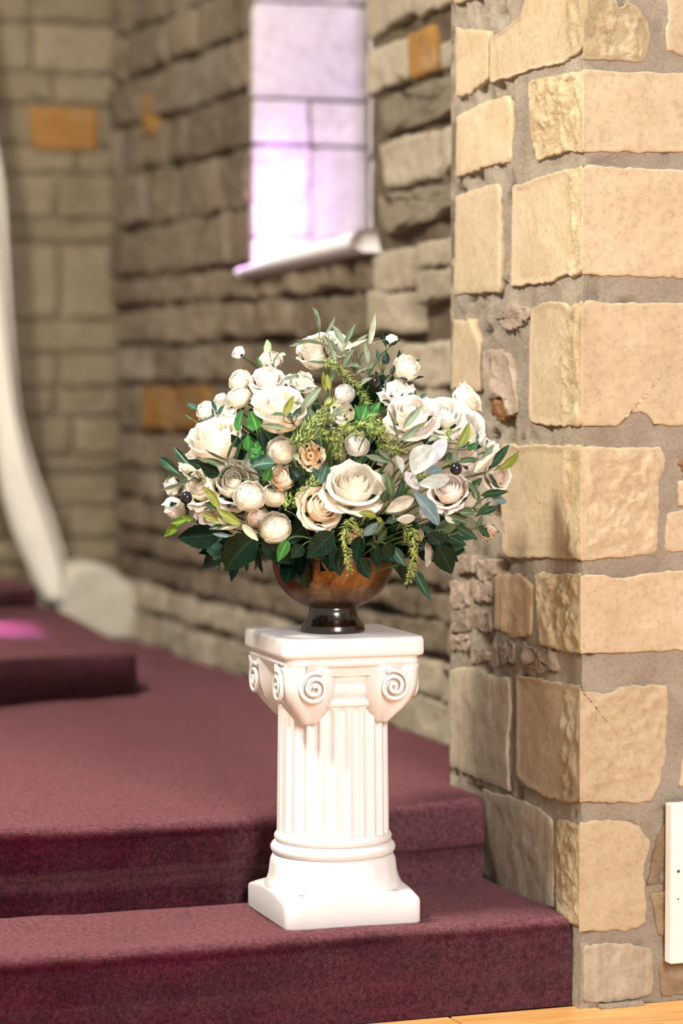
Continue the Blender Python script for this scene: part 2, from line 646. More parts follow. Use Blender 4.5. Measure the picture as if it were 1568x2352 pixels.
# ------------------------------------------------------------------ tables measured off the wall planes (metres)
QUOINS = [
    [[[0.4988, 2.1063], [0.4089, 2.1208], [0.3214, 2.1384], [0.2874, 2.1891], [0.0, 2.1689], [0.0, 2.029], [0.039, 2.0225], [0.0948, 2.0118], [0.2266, 2.0151], [0.3552, 2.0108], [0.4981, 2.0089]], [[0.0, 2.1729], [0.0613, 2.1555], [0.0798, 2.1202], [0.1017, 2.1344], [0.1275, 2.119], [0.1423, 2.1032], [0.1518, 2.0639], [0.1392, 2.0089], [0.0694, 2.0096], [0.0, 2.0107]], 0.17],
    [[[0.2815, 1.9898], [0.1846, 1.9906], [0.0946, 1.9884], [0.0, 1.9865], [0.0, 1.8159], [0.0, 1.8151], [0.085, 1.8243], [0.2333, 1.8147], [0.2505, 1.8467], [0.2678, 1.8788]], [[0.0, 1.9894], [0.0989, 1.9876], [0.2424, 1.9911], [0.4051, 1.9937], [0.4065, 1.8255], [0.2436, 1.8229], [0.0, 1.8168]], 0.6],
    [[[0.3665, 1.7682], [0.233, 1.7771], [0.0846, 1.7859], [0.0, 1.7883], [0.0, 1.5634], [0.0423, 1.5588], [0.0824, 1.5651], [0.1475, 1.5486], [0.2479, 1.5482], [0.3735, 1.543]], [[0.0, 1.7904], [0.1074, 1.7861], [0.2438, 1.7862], [0.4068, 1.7885], [0.4088, 1.5538], [0.2454, 1.5553], [0.1087, 1.5588], [0.0, 1.5609]], 0.13],
    [[[0.2602, 1.4912], [0.2138, 1.5057], [0.1144, 1.5085], [0.0818, 1.501], [0.0576, 1.4955], [0.0, 1.5044], [0.0, 1.5037], [0.0, 1.2425], [0.1282, 1.2398], [0.2454, 1.2427], [0.2711, 1.2492], [0.2722, 1.3912]], [[0.0, 1.5042], [0.109, 1.5017], [0.2353, 1.5028], [0.4092, 1.5025], [0.4114, 1.2377], [0.1885, 1.2409], [0.1661, 1.2461], [0.1399, 1.2697], [0.1029, 1.2716], [0.0846, 1.2416], [0.0, 1.2421]], 0.21],
    [[[0.42, 1.1935], [0.3488, 1.1935], [0.1278, 1.1991], [0.0, 1.1994], [0.0, 0.9583], [0.1297, 0.9541], [0.3912, 0.9392], [0.4182, 0.9589], [0.4236, 1.0725]], [[0.0, 1.1989], [0.1107, 1.1969], [0.1813, 1.1956], [0.1926, 1.182], [0.1891, 1.1484], [0.178, 1.1216], [0.1768, 1.0206], [0.1752, 0.9734], [0.1604, 0.9654], [0.0751, 0.9623], [0.0, 0.9571]], 0.19],
    [[[0.234, 0.9139], [0.1918, 0.9202], [0.1417, 0.9202], [0.0, 0.9294], [0.0, 0.7616], [0.0504, 0.7589], [0.1073, 0.7575], [0.2073, 0.7619], [0.2248, 0.8331]], [[0.0, 0.9281], [0.0421, 0.9266], [0.0753, 0.9197], [0.1049, 0.9217], [0.1494, 0.9296], [0.2498, 0.9305], [0.414, 0.9265], [0.4155, 0.7534], [0.1878, 0.7595], [0.0393, 0.759], [0.0, 0.7601]], 0.5],
    [[[0.336, 0.6811], [0.275, 0.6822], [0.2066, 0.6858], [0.1231, 0.686], [0.0, 0.6929], [0.0, 0.447], [0.0472, 0.4348], [0.1539, 0.4295], [0.273, 0.4368], [0.3342, 0.453]], [[0.0, 0.6921], [0.0, 0.6841], [0.0618, 0.673], [0.0914, 0.687], [0.1509, 0.6874], [0.1995, 0.6862], [0.2017, 0.642], [0.1968, 0.5232], [0.1821, 0.4695], [0.1636, 0.4364], [0.0779, 0.4383], [0.0, 0.4431]], 0.19],
    [[[0.1203, 0.3885], [0.0711, 0.3926], [0.0, 0.3945], [0.0, 0.3947], [0.0, 0.1766], [0.069, 0.1744], [0.1142, 0.1831], [0.1192, 0.2718]], [[0.0, 0.3951], [0.0, 0.402], [0.0744, 0.4028], [0.1078, 0.3975], [0.134, 0.3859], [0.1491, 0.368], [0.1641, 0.3501], [0.1568, 0.3233], [0.1457, 0.2967], [0.1498, 0.2487], [0.1538, 0.2075], [0.1539, 0.1802], [0.1353, 0.1627], [0.0794, 0.1622], [0.0, 0.1652]], 0.8]]
PIER_LEFT = [
    [[[0.7011, 2.1542], [0.5495, 2.1341], [0.5035, 2.1263], [0.5073, 2.0151], [0.6094, 1.9962], [0.6954, 1.9914]], "dressed"],
    [[[0.6952, 1.9494], [0.6281, 1.9581], [0.5162, 1.9698], [0.3989, 1.9697], [0.3721, 1.9289], [0.3757, 1.8211], [0.4877, 1.8218], [0.6993, 1.8071]], "dressed"],
    [[[0.699, 1.7667], [0.5612, 1.7748], [0.4512, 1.7805], [0.4373, 1.7303], [0.4359, 1.5359], [0.5597, 1.5356], [0.7075, 1.5339]], "dressed"],
    [[[0.4535, 1.4738], [0.3866, 1.5078], [0.2817, 1.4985], [0.273, 1.4811], [0.2986, 1.4607], [0.3508, 1.4476], [0.4218, 1.4538]], "pink"],
    [[[0.7073, 1.4799], [0.6063, 1.4746], [0.5542, 1.4142], [0.5489, 1.3131], [0.726, 1.3119], [0.7215, 1.3933]], "dressed"],
    [[[0.5309, 1.4032], [0.4395, 1.408], [0.3768, 1.3847], [0.3587, 1.3355], [0.3319, 1.2657], [0.3847, 1.2579], [0.3938, 1.293], [0.5117, 1.299], [0.5399, 1.3565]], "pink"],
    [[[0.4933, 1.2884], [0.4027, 1.2894], [0.3802, 1.2544], [0.4294, 1.2501], [0.484, 1.2671]], "rust"],
    [[[0.4586, 0.8967], [0.382, 0.9037], [0.3115, 0.9068], [0.2509, 0.8832], [0.2585, 0.7781], [0.3543, 0.7625], [0.4668, 0.7739]], "streak"],
    [[[0.7286, 0.8612], [0.6218, 0.867], [0.6071, 0.813], [0.7184, 0.7967]], "pink"],
    [[[0.7184, 0.7911], [0.6118, 0.8035], [0.6115, 0.7539], [0.7181, 0.7408]], "pink"],
    [[[0.723, 0.7347], [0.6115, 0.7465], [0.6161, 0.7093], [0.7179, 0.6997]], "pink"],
    [[[0.5881, 0.8072], [0.4808, 0.8051], [0.4805, 0.7619], [0.5831, 0.7637]], "pink"],
    [[[0.6018, 0.7144], [0.4802, 0.7222], [0.4892, 0.6924], [0.6016, 0.6776]], "pink"],
    [[[0.462, 0.7383], [0.3542, 0.7518], [0.345, 0.7067], [0.4526, 0.6889]], "pink"],
    [[[0.3016, 0.7602], [0.2072, 0.7515], [0.1236, 0.7492], [0.1151, 0.7124], [0.2067, 0.6962], [0.3099, 0.7067]], "pink"],
    [[[0.6897, 0.9215], [0.5936, 0.9312], [0.5745, 0.896], [0.6797, 0.8814]], "pink"],
    [[[0.5652, 0.9221], [0.4452, 0.9334], [0.454, 0.9006], [0.5182, 0.8708], [0.565, 0.8857]], "pink"],
    [[[0.5885, 0.8731], [0.4813, 0.8771], [0.4856, 0.8299], [0.5834, 0.8222]], "pink"],
    [[[0.7324, 0.6496], [0.6688, 0.6635], [0.5449, 0.6742], [0.5168, 0.6607], [0.3803, 0.6712], [0.3708, 0.5904], [0.3881, 0.5206], [0.3783, 0.4112], [0.5338, 0.4145], [0.7263, 0.4215], [0.7369, 0.5479]], "grey"],
    [[[0.5291, 0.3975], [0.3782, 0.401], [0.2382, 0.4021], [0.1619, 0.3926], [0.1325, 0.366], [0.1309, 0.1938], [0.2708, 0.1753], [0.4308, 0.1824], [0.4957, 0.2803]], "grey"]]
PIER_FRONT = [
    [[[0.1937, 2.1616], [0.3657, 2.1763], [0.3668, 2.0325], [0.2615, 2.0301], [0.2392, 2.0243], [0.1889, 2.0356], [0.1922, 2.0987]], "dressed"],
    [[[0.1971, 1.0573], [0.2488, 1.0632], [0.3747, 1.0611], [0.3754, 0.969], [0.1939, 0.9747]], "dressed"],
    [[[0.2301, 1.1681], [0.2601, 1.1746], [0.3357, 1.1772], [0.3361, 1.1279], [0.2341, 1.1293]], "rust"],
    [[[0.2229, 1.1227], [0.3741, 1.124], [0.3746, 1.0679], [0.2232, 1.0721]], "dressed"],
    [[[0.2748, 1.2285], [0.3733, 1.2294], [0.3737, 1.1836], [0.2751, 1.1829]], "dressed"],
    [[[0.2419, 0.5364], [0.3789, 0.5316], [0.3795, 0.4593], [0.2311, 0.4669]], "dressed"],
    [[[0.2467, 0.6708], [0.3778, 0.669], [0.3784, 0.6003], [0.2489, 0.6196]], "dressed"],
    [[[0.0073, 0.1343], [0.0684, 0.1384], [0.1168, 0.1333], [0.1693, 0.1159], [0.1737, 0.0248], [0.1587, 0.0123], [0.0802, 0.0099], [0.0079, 0.0121]], "grey"],
    [[[0.1699, 0.3293], [0.1902, 0.3827], [0.2033, 0.3854], [0.3802, 0.3789], [0.3812, 0.2477], [0.1572, 0.2551]], "rubble"],
    [[[0.1611, 0.2378], [0.2062, 0.2417], [0.3813, 0.2339], [0.3821, 0.137], [0.188, 0.1437]], "rubble"],
    [[[0.1845, 0.0994], [0.2526, 0.0841], [0.3826, 0.0746], [0.3831, 0.0122], [0.1888, 0.0134]], "rubble"]]
RECESS = [
    [[[2.0504, 2.4745], [1.7125, 2.4654], [1.7022, 2.3214], [1.852, 2.3029], [2.0182, 2.2737], [2.0449, 2.325]], "grey"],
    [[[1.6929, 2.4556], [1.0956, 2.4303], [1.0948, 2.3215], [1.5294, 2.3112], [1.634, 2.2991], [1.6875, 2.3161]], "grey"],
    [[[2.0448, 2.2543], [1.8826, 2.2589], [1.7315, 2.2622], [1.7311, 2.1455], [1.934, 2.1358], [2.0446, 2.1256]], "grey"],
    [[[1.7197, 2.2662], [1.5386, 2.2739], [1.5243, 2.2303], [1.5286, 2.1469], [1.6334, 2.1431], [1.7163, 2.1441]], "ochre"],
    [[[1.5008, 2.2173], [1.0941, 2.2324], [1.0934, 2.1431], [1.4912, 2.1431]], "grey"],
    [[[1.9547, 2.1045], [1.7311, 2.124], [1.5191, 2.1285], [1.0934, 2.1398], [1.0928, 2.0505], [1.4351, 2.0303], [1.5753, 2.0177], [1.7307, 2.0162], [1.9233, 2.006]], "knobbly"],
    [[[1.9441, 1.9873], [1.7109, 1.9966], [1.4997, 1.9922], [1.5132, 1.8689], [1.7301, 1.8595], [1.9022, 1.8591]], "grey"],
    [[[1.4765, 1.9938], [1.0925, 2.0108], [1.0916, 1.8914], [1.4805, 1.8703]], "grey"],
    [[[1.9595, 1.844], [1.6808, 1.8475], [1.499, 1.847], [1.0914, 1.8649], [1.0908, 1.7919], [1.4429, 1.774], [1.5742, 1.7562], [1.7298, 1.7531], [1.8967, 1.7299], [1.9541, 1.7789]], "knobbly"],
    [[[1.9854, 1.6836], [1.83, 1.6922], [1.695, 1.6975], [1.6946, 1.5824], [1.9958, 1.5683]], "grey"],
    [[[1.6705, 1.7001], [1.4518, 1.7048], [1.0903, 1.7187], [1.0898, 1.6522], [1.4514, 1.6333], [1.6702, 1.632]], "grey"],
    [[[1.6751, 1.6231], [1.4514, 1.6245], [1.0897, 1.6356], [1.0891, 1.559], [1.451, 1.5477], [1.6748, 1.5351]], "grey"]]
PLINTH = [
    [0.0128, 0.3844],
    [-0.0058, 0.522],
    [0.0139, 0.608],
    [0.0464, 0.6575],
    [0.1112, 0.6654],
    [0.1762, 0.656],
    [0.2576, 0.5938],
    [0.3313, 0.533],
    [0.3424, 0.4244],
    [0.3389, 0.3704]]
DRAPE_R = [
    [-0.2844, 2.6767],
    [-0.2395, 2.2927],
    [-0.1905, 2.0304],
    [-0.1733, 1.7194],
    [-0.1559, 1.4383],
    [-0.1317, 1.2031],
    [-0.075, 0.9981],
    [-0.0113, 0.8234],
    [0.0333, 0.6639],
    [0.0389, 0.489]]
DRAPE_L = [
    [-0.3942, 2.6717],
    [-0.3657, 2.2887],
    [-0.3282, 2.0273],
    [-0.2909, 1.7179],
    [-0.2611, 1.438],
    [-0.234, 1.2037],
    [-0.2037, 0.9526],
    [-0.1567, 0.7788],
    [-0.0964, 0.6354],
    [-0.0326, 0.4879]]
DRAPE_R.insert(0, [-.345, 3.45])
DRAPE_L.insert(0, [-.445, 3.45])

# ------------------------------------------------------------------ floor
floor_me = mesh_of('floor', *box_data(-6, 4, -6, .3, -.06, -.012), 'oak', False)
floor = structure(link('floor', floor_me), 'pale oak plank floor in front of the carpeted steps', 'floor')


def plank(x0, x1, y0, y1):
    vs, fs = box_data(x0 + .0007, x1 - .0007, y0 + .0007, y1 - .0007, -.02, 0)
    o = link('plank', mesh_of('plank', vs, fs, 'oak', False), floor)
    bevel_mod(o, .0012, 1)


for a, bb in ((-1.35, -.28), (-.275, .035), (.035, .30), (.30, 1.3)):
    plank(a, bb, -.085, .028 if a < 0 else .0)
for a, bb in ((-1.35, -.62), (-.62, .06), (.06, .23), (.23, 1.3)):
    plank(a, bb, -.17, -.085)
x = -1.35
while x < 1.3:
    plank(x, x + .082, -1.1, -.17)
    x += .082

# ------------------------------------------------------------------ pier (wall_front)


def pier_h(x, y, z):
    p = Vector((x, y, z))
    h = .0045 * noise.fractal(p * 9, .9, 2, 3) - .001 + .002 * noise.noise(p * 70)
    hole = max(0, noise.noise(p * 17 + Vector((5, 2, 9))) - .42 + .14 * min(1, max(0, (y - .3) / .15)))
    hole2 = max(0, noise.noise(p * 41 + Vector((1, 8, 3))) - .55)
    rub = 1.0 + 3.2 * max(0, min(1, (y - .3) / .15))
    return min(.0015, h * rub) - .09 * hole * min(2, rub) - .05 * hole2 * min(1.8, rub)


def Lp(s, z):
    h = pier_h(PU, s, z)
    w = math.exp(-s / .02)
    return (PU - h, s - h * w, z)


def Fp(s, z):
    h = pier_h(PU + s, 0, z)
    w = math.exp(-s / .02)
    return (PU + s - h * w, -h, z)


parts = [rows_data(rough_grid('', lambda s, z: Lp(s, z), 0, .735, 0, H_TOP, .0105, .0105, ''))]
parts[0] = (parts[0][0], [tuple(reversed(f)) for f in parts[0][1]])
parts.append(rows_data(rough_grid('', lambda s, z: Fp(s, z), 0, .45, 0, H_TOP, .0105, .0105, '')))
parts.append(rows_data([[(PU + .45 + i * .4, .0, z) for i in range(5)] for z in (0, H_TOP)]))
parts.append(rows_data([[(PU, .735, z), (.6, .735, z), (PU + 2.05, .735, z)] for z in (0, H_TOP)]))
parts.append(rows_data([[(PU, yy, H_TOP), (PU + 2.05, yy, H_TOP)] for yy in (0, .735)]))
pier_me = mesh_of('wall_front', *join_data(parts), 'mortar')
pier = structure(link('wall_front', pier_me), 'rough sandstone pier with big corner blocks set in grey mortar', 'wall')

mapL = lambda s, z, h: (PU - h, s, z)
mapF = lambda s, z, h: (PU + s, -h, z)
rnd = random.Random(4)
for i, (pl, pf, strip) in enumerate(QUOINS):
    pr = .006
    rl = .009 if i != 1 else .011
    v1, f1, m1 = stone_data(pl, mapL, pr, .04, rl, i + 1, n=92, rings=40, jit=.004, corner=True, freq=26, smooth_beyond=strip * .42 if strip < .3 else None, flip=True)
    rf = .0016 if i in (1, 2, 3, 5, 7) else .008
    v2, f2, m2 = stone_data(pf, mapF, pr, .04, rf, i + 31, n=92, rings=40, jit=.004, corner=True, freq=20)
    vs, fs = join_data([(v1, f1), (v2, f2)])
    mi = []
    lim = strip * .45 if strip < .3 else 9
    for f in f1:
        mi.append(1 if sum(m1[k] for k in f) / len(f) < lim else 0)
    mi += [0 if rf < .005 else 2] * len(f2)
    link('stone', mesh_of('stone', vs, fs, ['dressed', 'rock_face', 'dressed' if i != 0 else 'rock_face'], True, mi), pier)
for i, (p, kind) in enumerate(PIER_LEFT):
    r = {'dressed': .0015, 'grey': .0035, 'streak': .003, 'pink': .010, 'rust': .008}[kind]
    stone(pier, p, mapL, .005 if kind not in ('pink', 'rust') else .006, .05, r, i + 60, kind, n=56, rings=10, jit=.005 if r < .005 else .009, flip=True)
for i, (p, kind) in enumerate(PIER_FRONT):
    r = {'dressed': .002, 'grey': .003, 'rust': .008, 'rubble': .010}[kind]
    stone(pier, p, mapF, .005 if kind != 'rubble' else .004, .05, r, i + 90, kind, n=56, rings=10, jit=.005)
# the face goes on beyond the measured stones
zl = [0, .27, .42, .76, 1.02, 1.22, 1.52, 1.8, 2.0, 2.2, 2.45, 2.7, 2.95, 3.2, 3.47]
for a, bb in zip(zl, zl[1:]):
    x = .45 + rnd.uniform(-.0, .05)
    while x < 1.9:
        w = rnd.uniform(.28, .5)
        stone(pier, [(x + .012, a + .015), (x + w - .012, a + .012), (x + w - .012, bb - .014), (x + .012, bb - .012)], mapF, .005, .05, .003, rnd.random() * 99, 'dressed', n=28, rings=5)
        x += w

# upper courses of the pier
for i, (a, bb) in enumerate(((2.21, 2.50), (2.525, 2.78), (2.80, 3.10), (3.125, 3.47))):
    lw, fw = (.38, .42) if i % 2 else (.24, .30)
    v1, f1_, m1 = stone_data([(0, a), (lw, a + .01), (lw, bb - .01), (0, bb)], mapL, .006, .04, .003, 700 + i, n=60, rings=12, corner=True, flip=True)
    v2, f2_, m2 = stone_data([(0, a), (fw, a + .01), (fw, bb - .01), (0, bb)], mapF, .006, .04, .003, 720 + i, n=60, rings=12, corner=True)
    link('stone', mesh_of('stone', *join_data([(v1, f1_), (v2, f2_)]), 'dressed'), pier)
    stone(pier, [(lw + .025, a), (.715, a), (.715, bb), (lw + .025, bb)], mapL, .005, .05, .003, 740 + i, 'dressed', n=40, rings=7, flip=True)

# ------------------------------------------------------------------ recess wall with the lancet window (wall_right)
W0, W1, WZ = 2.05, 3.07, 1.68


def Np(s, z):
    p = Vector((NU, s, z))
    h = .012 * noise.fractal(p * 6, .9, 2, 3) - .004 - .034 * max(0, min(1, noise.noise(p * 3.3 + Vector((4, 1, 7))) * 2.2 + .45))
    return (NU - h, s, z)


segs = [(.6, W0, 0, H_TOP), (W1, EV + .05, 0, H_TOP), (W0, W1, 0, WZ - .02)]
parts = []
for s0, s1, z0, z1 in segs:
    v, f = rows_data(rough_grid('', Np, s0, s1, z0, z1, .03, .03, ''))
    parts.append((v, [tuple(reversed(q)) for q in f]))
# wall thickness around the opening
parts.append(rows_data([[(u, W0 + .012, z) for u in (NU + .012, .60, .95)] for z in (WZ - .03, H_TOP)]))
parts.append(rows_data([[(u, W1 + .012, z) for u in (NU + .012, .60, .95)] for z in (WZ - .1, H_TOP)]))
parts.append(rows_data([[(u, s, H_TOP - .02) for u in (NU, .95)] for s in (W0, W1)]))
parts.append(rows_data([[(.95, s, z) for s in (.6, W0 + .012)] for z in (0, H_TOP)]))
parts.append(rows_data([[(.95, s, z) for s in (W1 + .012, EV + .05)] for z in (0, H_TOP)]))
parts.append(rows_data([[(.95, s, z) for s in (W0, W1)] for z in (0, WZ)]))
parts.append(rows_data([[(u, s, WZ - .04) for u in (NU, .95)] for s in (W0, W1)]))
wall_right = structure(link('wall_right', mesh_of('wall_right', *join_data(parts), 'mortar_dark')), 'recessed wall of coursed brown rubble stone around a narrow bright window', 'wall')
mapN = lambda s, z, h: (NU - h, s, z)
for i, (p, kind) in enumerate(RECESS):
    k = 'field_lit' if kind == 'grey' else kind  # strip between window and pier coloured lighter, as if nearer the lamp
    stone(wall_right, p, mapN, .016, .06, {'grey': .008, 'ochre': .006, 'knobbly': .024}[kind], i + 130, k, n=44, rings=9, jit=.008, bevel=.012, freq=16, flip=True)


def courses(parent, mapf, zs, s0, s1, lo, hi, seed, mat_pick, proud=.020, rough=.017, n=32, rings=8, gap=.013, flip=False, skip=None, jz=.024, jit=.009):
    r = random.Random(seed)
    for a, bb in zip(zs, zs[1:]):
        s = s0 - r.uniform(0, lo)
        while s < s1:
            w = r.uniform(lo, hi) * (1.0 if bb - a > .13 else .85)
            e = s + w
            if s1 - e < lo * .6:
                e = s1
            x0, x1 = max(s, s0) + gap * r.uniform(.4, 1), min(e, s1) - gap * r.uniform(.4, 1)
            if x1 - x0 > .03:
                q = lambda k: r.uniform(-jz, jz) * k
                mid = (x0 + x1) / 2
                P = [(x0, a + gap + q(.5)), (mid, a + gap + q(.6)), (x1, a + gap + q(.5)), (x1 + q(.4), (a + bb) / 2), (x1, bb - gap * .4 + q(.5)), (mid, bb - gap * .4 + q(.5)), (x0, bb - gap * .4 + q(.5)), (x0 + q(.4), (a + bb) / 2)]
                if not (skip and skip(mid, (a + bb) / 2)):
                    stone(parent, P, mapf, proud * r.uniform(.4, 1.7), .07, rough * r.uniform(.6, 1.5), r.random() * 200, mat_pick(r, mid, (a + bb) / 2), n=n, rings=rings, jit=jit, bevel=.012, freq=14, flip=flip)
            s = e


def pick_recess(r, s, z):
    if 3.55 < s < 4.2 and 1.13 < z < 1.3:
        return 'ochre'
    if z < .62 or (s < 2.0 and z > 1.0):  # low courses and near strip take the lit colour for brighter light
        return 'field_lit'
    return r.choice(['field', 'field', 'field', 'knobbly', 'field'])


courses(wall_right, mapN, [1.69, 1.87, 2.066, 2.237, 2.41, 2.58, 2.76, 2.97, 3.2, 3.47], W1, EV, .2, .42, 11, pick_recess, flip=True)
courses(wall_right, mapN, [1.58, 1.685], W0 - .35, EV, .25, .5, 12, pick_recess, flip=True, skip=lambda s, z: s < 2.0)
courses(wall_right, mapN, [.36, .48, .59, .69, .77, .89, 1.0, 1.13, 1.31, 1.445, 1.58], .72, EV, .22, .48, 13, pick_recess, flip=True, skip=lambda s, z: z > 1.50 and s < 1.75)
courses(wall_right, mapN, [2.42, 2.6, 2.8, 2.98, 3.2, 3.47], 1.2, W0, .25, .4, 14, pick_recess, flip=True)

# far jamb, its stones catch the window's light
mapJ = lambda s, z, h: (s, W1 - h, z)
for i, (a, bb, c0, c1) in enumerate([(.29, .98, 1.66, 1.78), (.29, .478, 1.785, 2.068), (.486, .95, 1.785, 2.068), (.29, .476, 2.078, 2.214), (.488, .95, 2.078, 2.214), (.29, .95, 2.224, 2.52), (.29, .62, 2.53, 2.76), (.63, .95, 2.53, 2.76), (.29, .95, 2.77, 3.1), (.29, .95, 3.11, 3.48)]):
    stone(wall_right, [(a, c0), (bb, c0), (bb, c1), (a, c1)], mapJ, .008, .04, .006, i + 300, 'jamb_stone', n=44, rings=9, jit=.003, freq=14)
# near jamb
mapK = lambda s, z, h: (s, W0 + h, z)
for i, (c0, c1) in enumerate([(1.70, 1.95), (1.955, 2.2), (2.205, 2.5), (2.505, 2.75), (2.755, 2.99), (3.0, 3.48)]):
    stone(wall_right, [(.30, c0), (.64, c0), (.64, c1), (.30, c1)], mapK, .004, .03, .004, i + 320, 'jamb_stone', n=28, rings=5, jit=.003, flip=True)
# sloping cement sill, thicker at its near end
rows = []
for k in range(25):
    t = k / 24
    s = W0 - .055 + t * (W1 - W0 + .05)
    zt = 1.757 - .072 * t + .004 * noise.noise((s * 9, 1, 2))
    zb = 1.690 - .036 * t
    r = (zt - zb) / 2
    row = []
    for q in range(9):
        a = math.pi * (q / 8) + math.pi / 2
        row.append((NU - .028 + .045 * math.cos(a), s, (zt + zb) / 2 + r * math.sin(a)))
    row.insert(0, (.75, s, zt + .02))
    row.append((.75, s, zb))
    rows.append(row)
sill = mesh_of('sill', *rows_data(rows), 'sill_cement')
vs, fs = rows_data(rows)
n = len(rows[0])
fs.append(tuple(range(n)))
fs.append(tuple(reversed(range(24 * n, 25 * n))))
o = link('sill', mesh_of('sill', vs, fs, 'sill_cement'), wall_right)

# window
win_root = bpy.data.objects.new('window_1', None)
COL.objects.link(win_root)
win_root.location = (.70, (W0 + W1) / 2, WZ)
structure(win_root, 'narrow stained glass window glowing lilac and pink in the stone recess', 'window')


def wpart(name, vs, fs, mat):
    vs = [(x - .70, y - (W0 + W1) / 2, z - WZ) for x, y, z in vs]
    return link(name, mesh_of(name, vs, fs, mat, False), win_root)


fr = []
for a in ((.67, .72, W0, W0 + .05, 1.72, 3.48), (.67, .72, W1 - .05, W1, 1.72, 3.48), (.67, .72, W0 + .05, W1 - .05, 1.72, 1.77), (.67, .72, W0 + .05, W1 - .05, 3.43, 3.48)):
    fr.append(box_data(*a))
wpart('window_frame', *join_data(fr), 'lead')
rg = random.Random(8)
ny, nz = 5, 10
for a in range(ny):
    for bq in range(nz):
        y0 = W0 + .05 + (W1 - W0 - .1) * a / ny
        y1 = W0 + .05 + (W1 - W0 - .1) * (a + 1) / ny
        z0 = 1.77 + 1.66 * bq / nz
        z1 = 1.77 + 1.66 * (bq + 1) / nz
        wpart('pane', *box_data(.692, .696, y0 + .003, y1 - .003, z0 + .003, z1 - .003), rg.choice(['glass_lilac', 'glass_pink', 'glass_clear', 'glass_lilac', 'glass_clear', 'glass_violet']))
cm = [box_data(.689, .699, W0 + .05 + (W1 - W0 - .1) * a / ny - .004, W0 + .05 + (W1 - W0 - .1) * a / ny + .004, 1.77, 3.43) for a in range(1, ny)]
cm += [box_data(.689, .699, W0 + .05, W1 - .05, 1.77 + 1.66 * a / nz - .004, 1.77 + 1.66 * a / nz + .004) for a in range(1, nz)]
wpart('lead_came', *join_data(cm), 'lead')

# ------------------------------------------------------------------ end wall (wall_back)


def Ep(s, z):
    p = Vector((s, EV, z))
    h = .008 * noise.fractal(p * 6, .9, 2, 3) - .012
    return (s, EV - h, z)


v, f = rows_data(rough_grid('', Ep, -2.4, .34, 0, H_TOP, .035, .035, ''))
wall_back = structure(link('wall_back', mesh_of('wall_back', v, f, 'mortar_grey')), 'end wall of flat coursed sandstone blocks behind the pale drape', 'wall')
mapE = lambda s, z, h: (s, EV - h, z)


stone(wall_right, [(4.12, 2.19), (4.27, 2.20), (4.25, 2.33), (4.16, 2.34)], lambda s, z, h: (NU - h, s, z), .034, .07, .006, 555, 'ochre', n=28, rings=7, flip=True)


def pick_end(r, s, z):
    return 'ashlar'


courses(wall_back, mapE, [.38, .52, .64, .73, .85, .974, 1.04, 1.185, 1.29, 1.42, 1.54, 1.825, 1.915, 2.077, 2.18, 2.33, 2.45, 2.63, 2.8, 2.98, 3.2, 3.47], -2.4, .325, .28, .5, 21, pick_end, proud=.010, rough=.006, gap=.009, jz=.008, n=28, rings=6)
# ochre stained block
stone(wall_back, [(-.02, 2.17), (.22, 2.17), (.22, 2.325), (-.04, 2.325)], mapE, .024, .06, .005, 77, 'ochre', n=32, rings=7)
# pale footing block in the corner
mapP = lambda s, z, h: (s, 4.45 - h, z)
stone(wall_back, PLINTH, mapP, .02, .28, .008, 401, 'pale', n=60, rings=10, jit=.006, bevel=.02, freq=10)

# ------------------------------------------------------------------ carpeted steps


def lump(p, k=.004):
    p = Vector(p)
    return k * noise.fractal(p * 5, .9, 2, 3)


def step_rows(front, u0, u1, z0, z1, depth, r=.034, over=.012, du=.02):
    """front(u) -> y of the nosing; profile from the riser's foot over the rounded nosing to the back."""
    rows = []
    n = int((u1 - u0) / du)
    zm = z0 + (z1 - z0) * .42
    for i in range(n + 1):
        u = u0 + (u1 - u0) * i / n
        y = front(u)
        pr = [(y + over, z0), (y + over, z0 + (zm - z0) * .5), (y + over, zm - .004), (y + over * .3, zm), (y, zm + .006)]
        for k in range(5):
            pr.append((y, zm + .006 + (z1 - r - zm - .006) * (k + 1) / 5))
        for k in range(1, 9):
            a = math.pi / 2 * k / 8
            pr.append((y + r - r * math.cos(a), z1 - r + r * math.sin(a)))
        m_ = 16
        for k in range(1, m_ + 1):
            pr.append((y + r + (depth(u) - y - r) * k / m_, z1))
        row = []
        for yy, zz in pr:
            d = lump((u, yy, zz), .0035)
            row.append((u, yy - d * (.8 if zz < z1 - .001 else 0), zz + d * (1 if zz > z1 - r else 0)))
        rows.append(row)
    return rows


def finish_step(name, label, parts):
    o = link(name, mesh_of(name, *join_data(parts), 'carpet'))
    o['label'] = label
    o['category'] = 'step'
    o['group'] = 'burgundy carpeted chancel steps'
    return o


def flip_data(d):
    return d[0], [tuple(reversed(f)) for f in d[1]]


f1 = lambda u: .038 + .006 * math.sin(u * 2)
f2 = lambda u: .415 + .10 * max(0, (u + .65) / .65) ** 1.3 if u > -.65 else .415 + .01 * (u + .65) / -.5
rows1 = step_rows(f1, -2.3, PU - .004, 0, .19, lambda u: f2(u) + .06, over=.001)
end = [(rows1[-1]), [(PU - .004, f2(0) + .06, 0)] * len(rows1[-1])]
finish_step('carpeted_step', 'lowest burgundy carpeted step, the white pedestal stands on it', [flip_data(rows_data(rows1)), rows_data(end)])
rows2 = step_rows(f2, -2.5, PU - .004, .19, .38, lambda u: EV - .045)
parts = [flip_data(rows_data(rows2))]
gx = [[(PU - .004 + (NU - .03 - PU) * i / 8, .74 + (EV - .785) * j / 40, .38 + lump((PU + (NU - PU) * i / 8, .74 + (EV - .76) * j / 40, .38), .0035)) for i in range(9)] for j in range(41)]
parts.append(rows_data(gx))
finish_step('carpeted_step', 'second burgundy carpeted step, a broad landing running back to the rubble wall', parts)


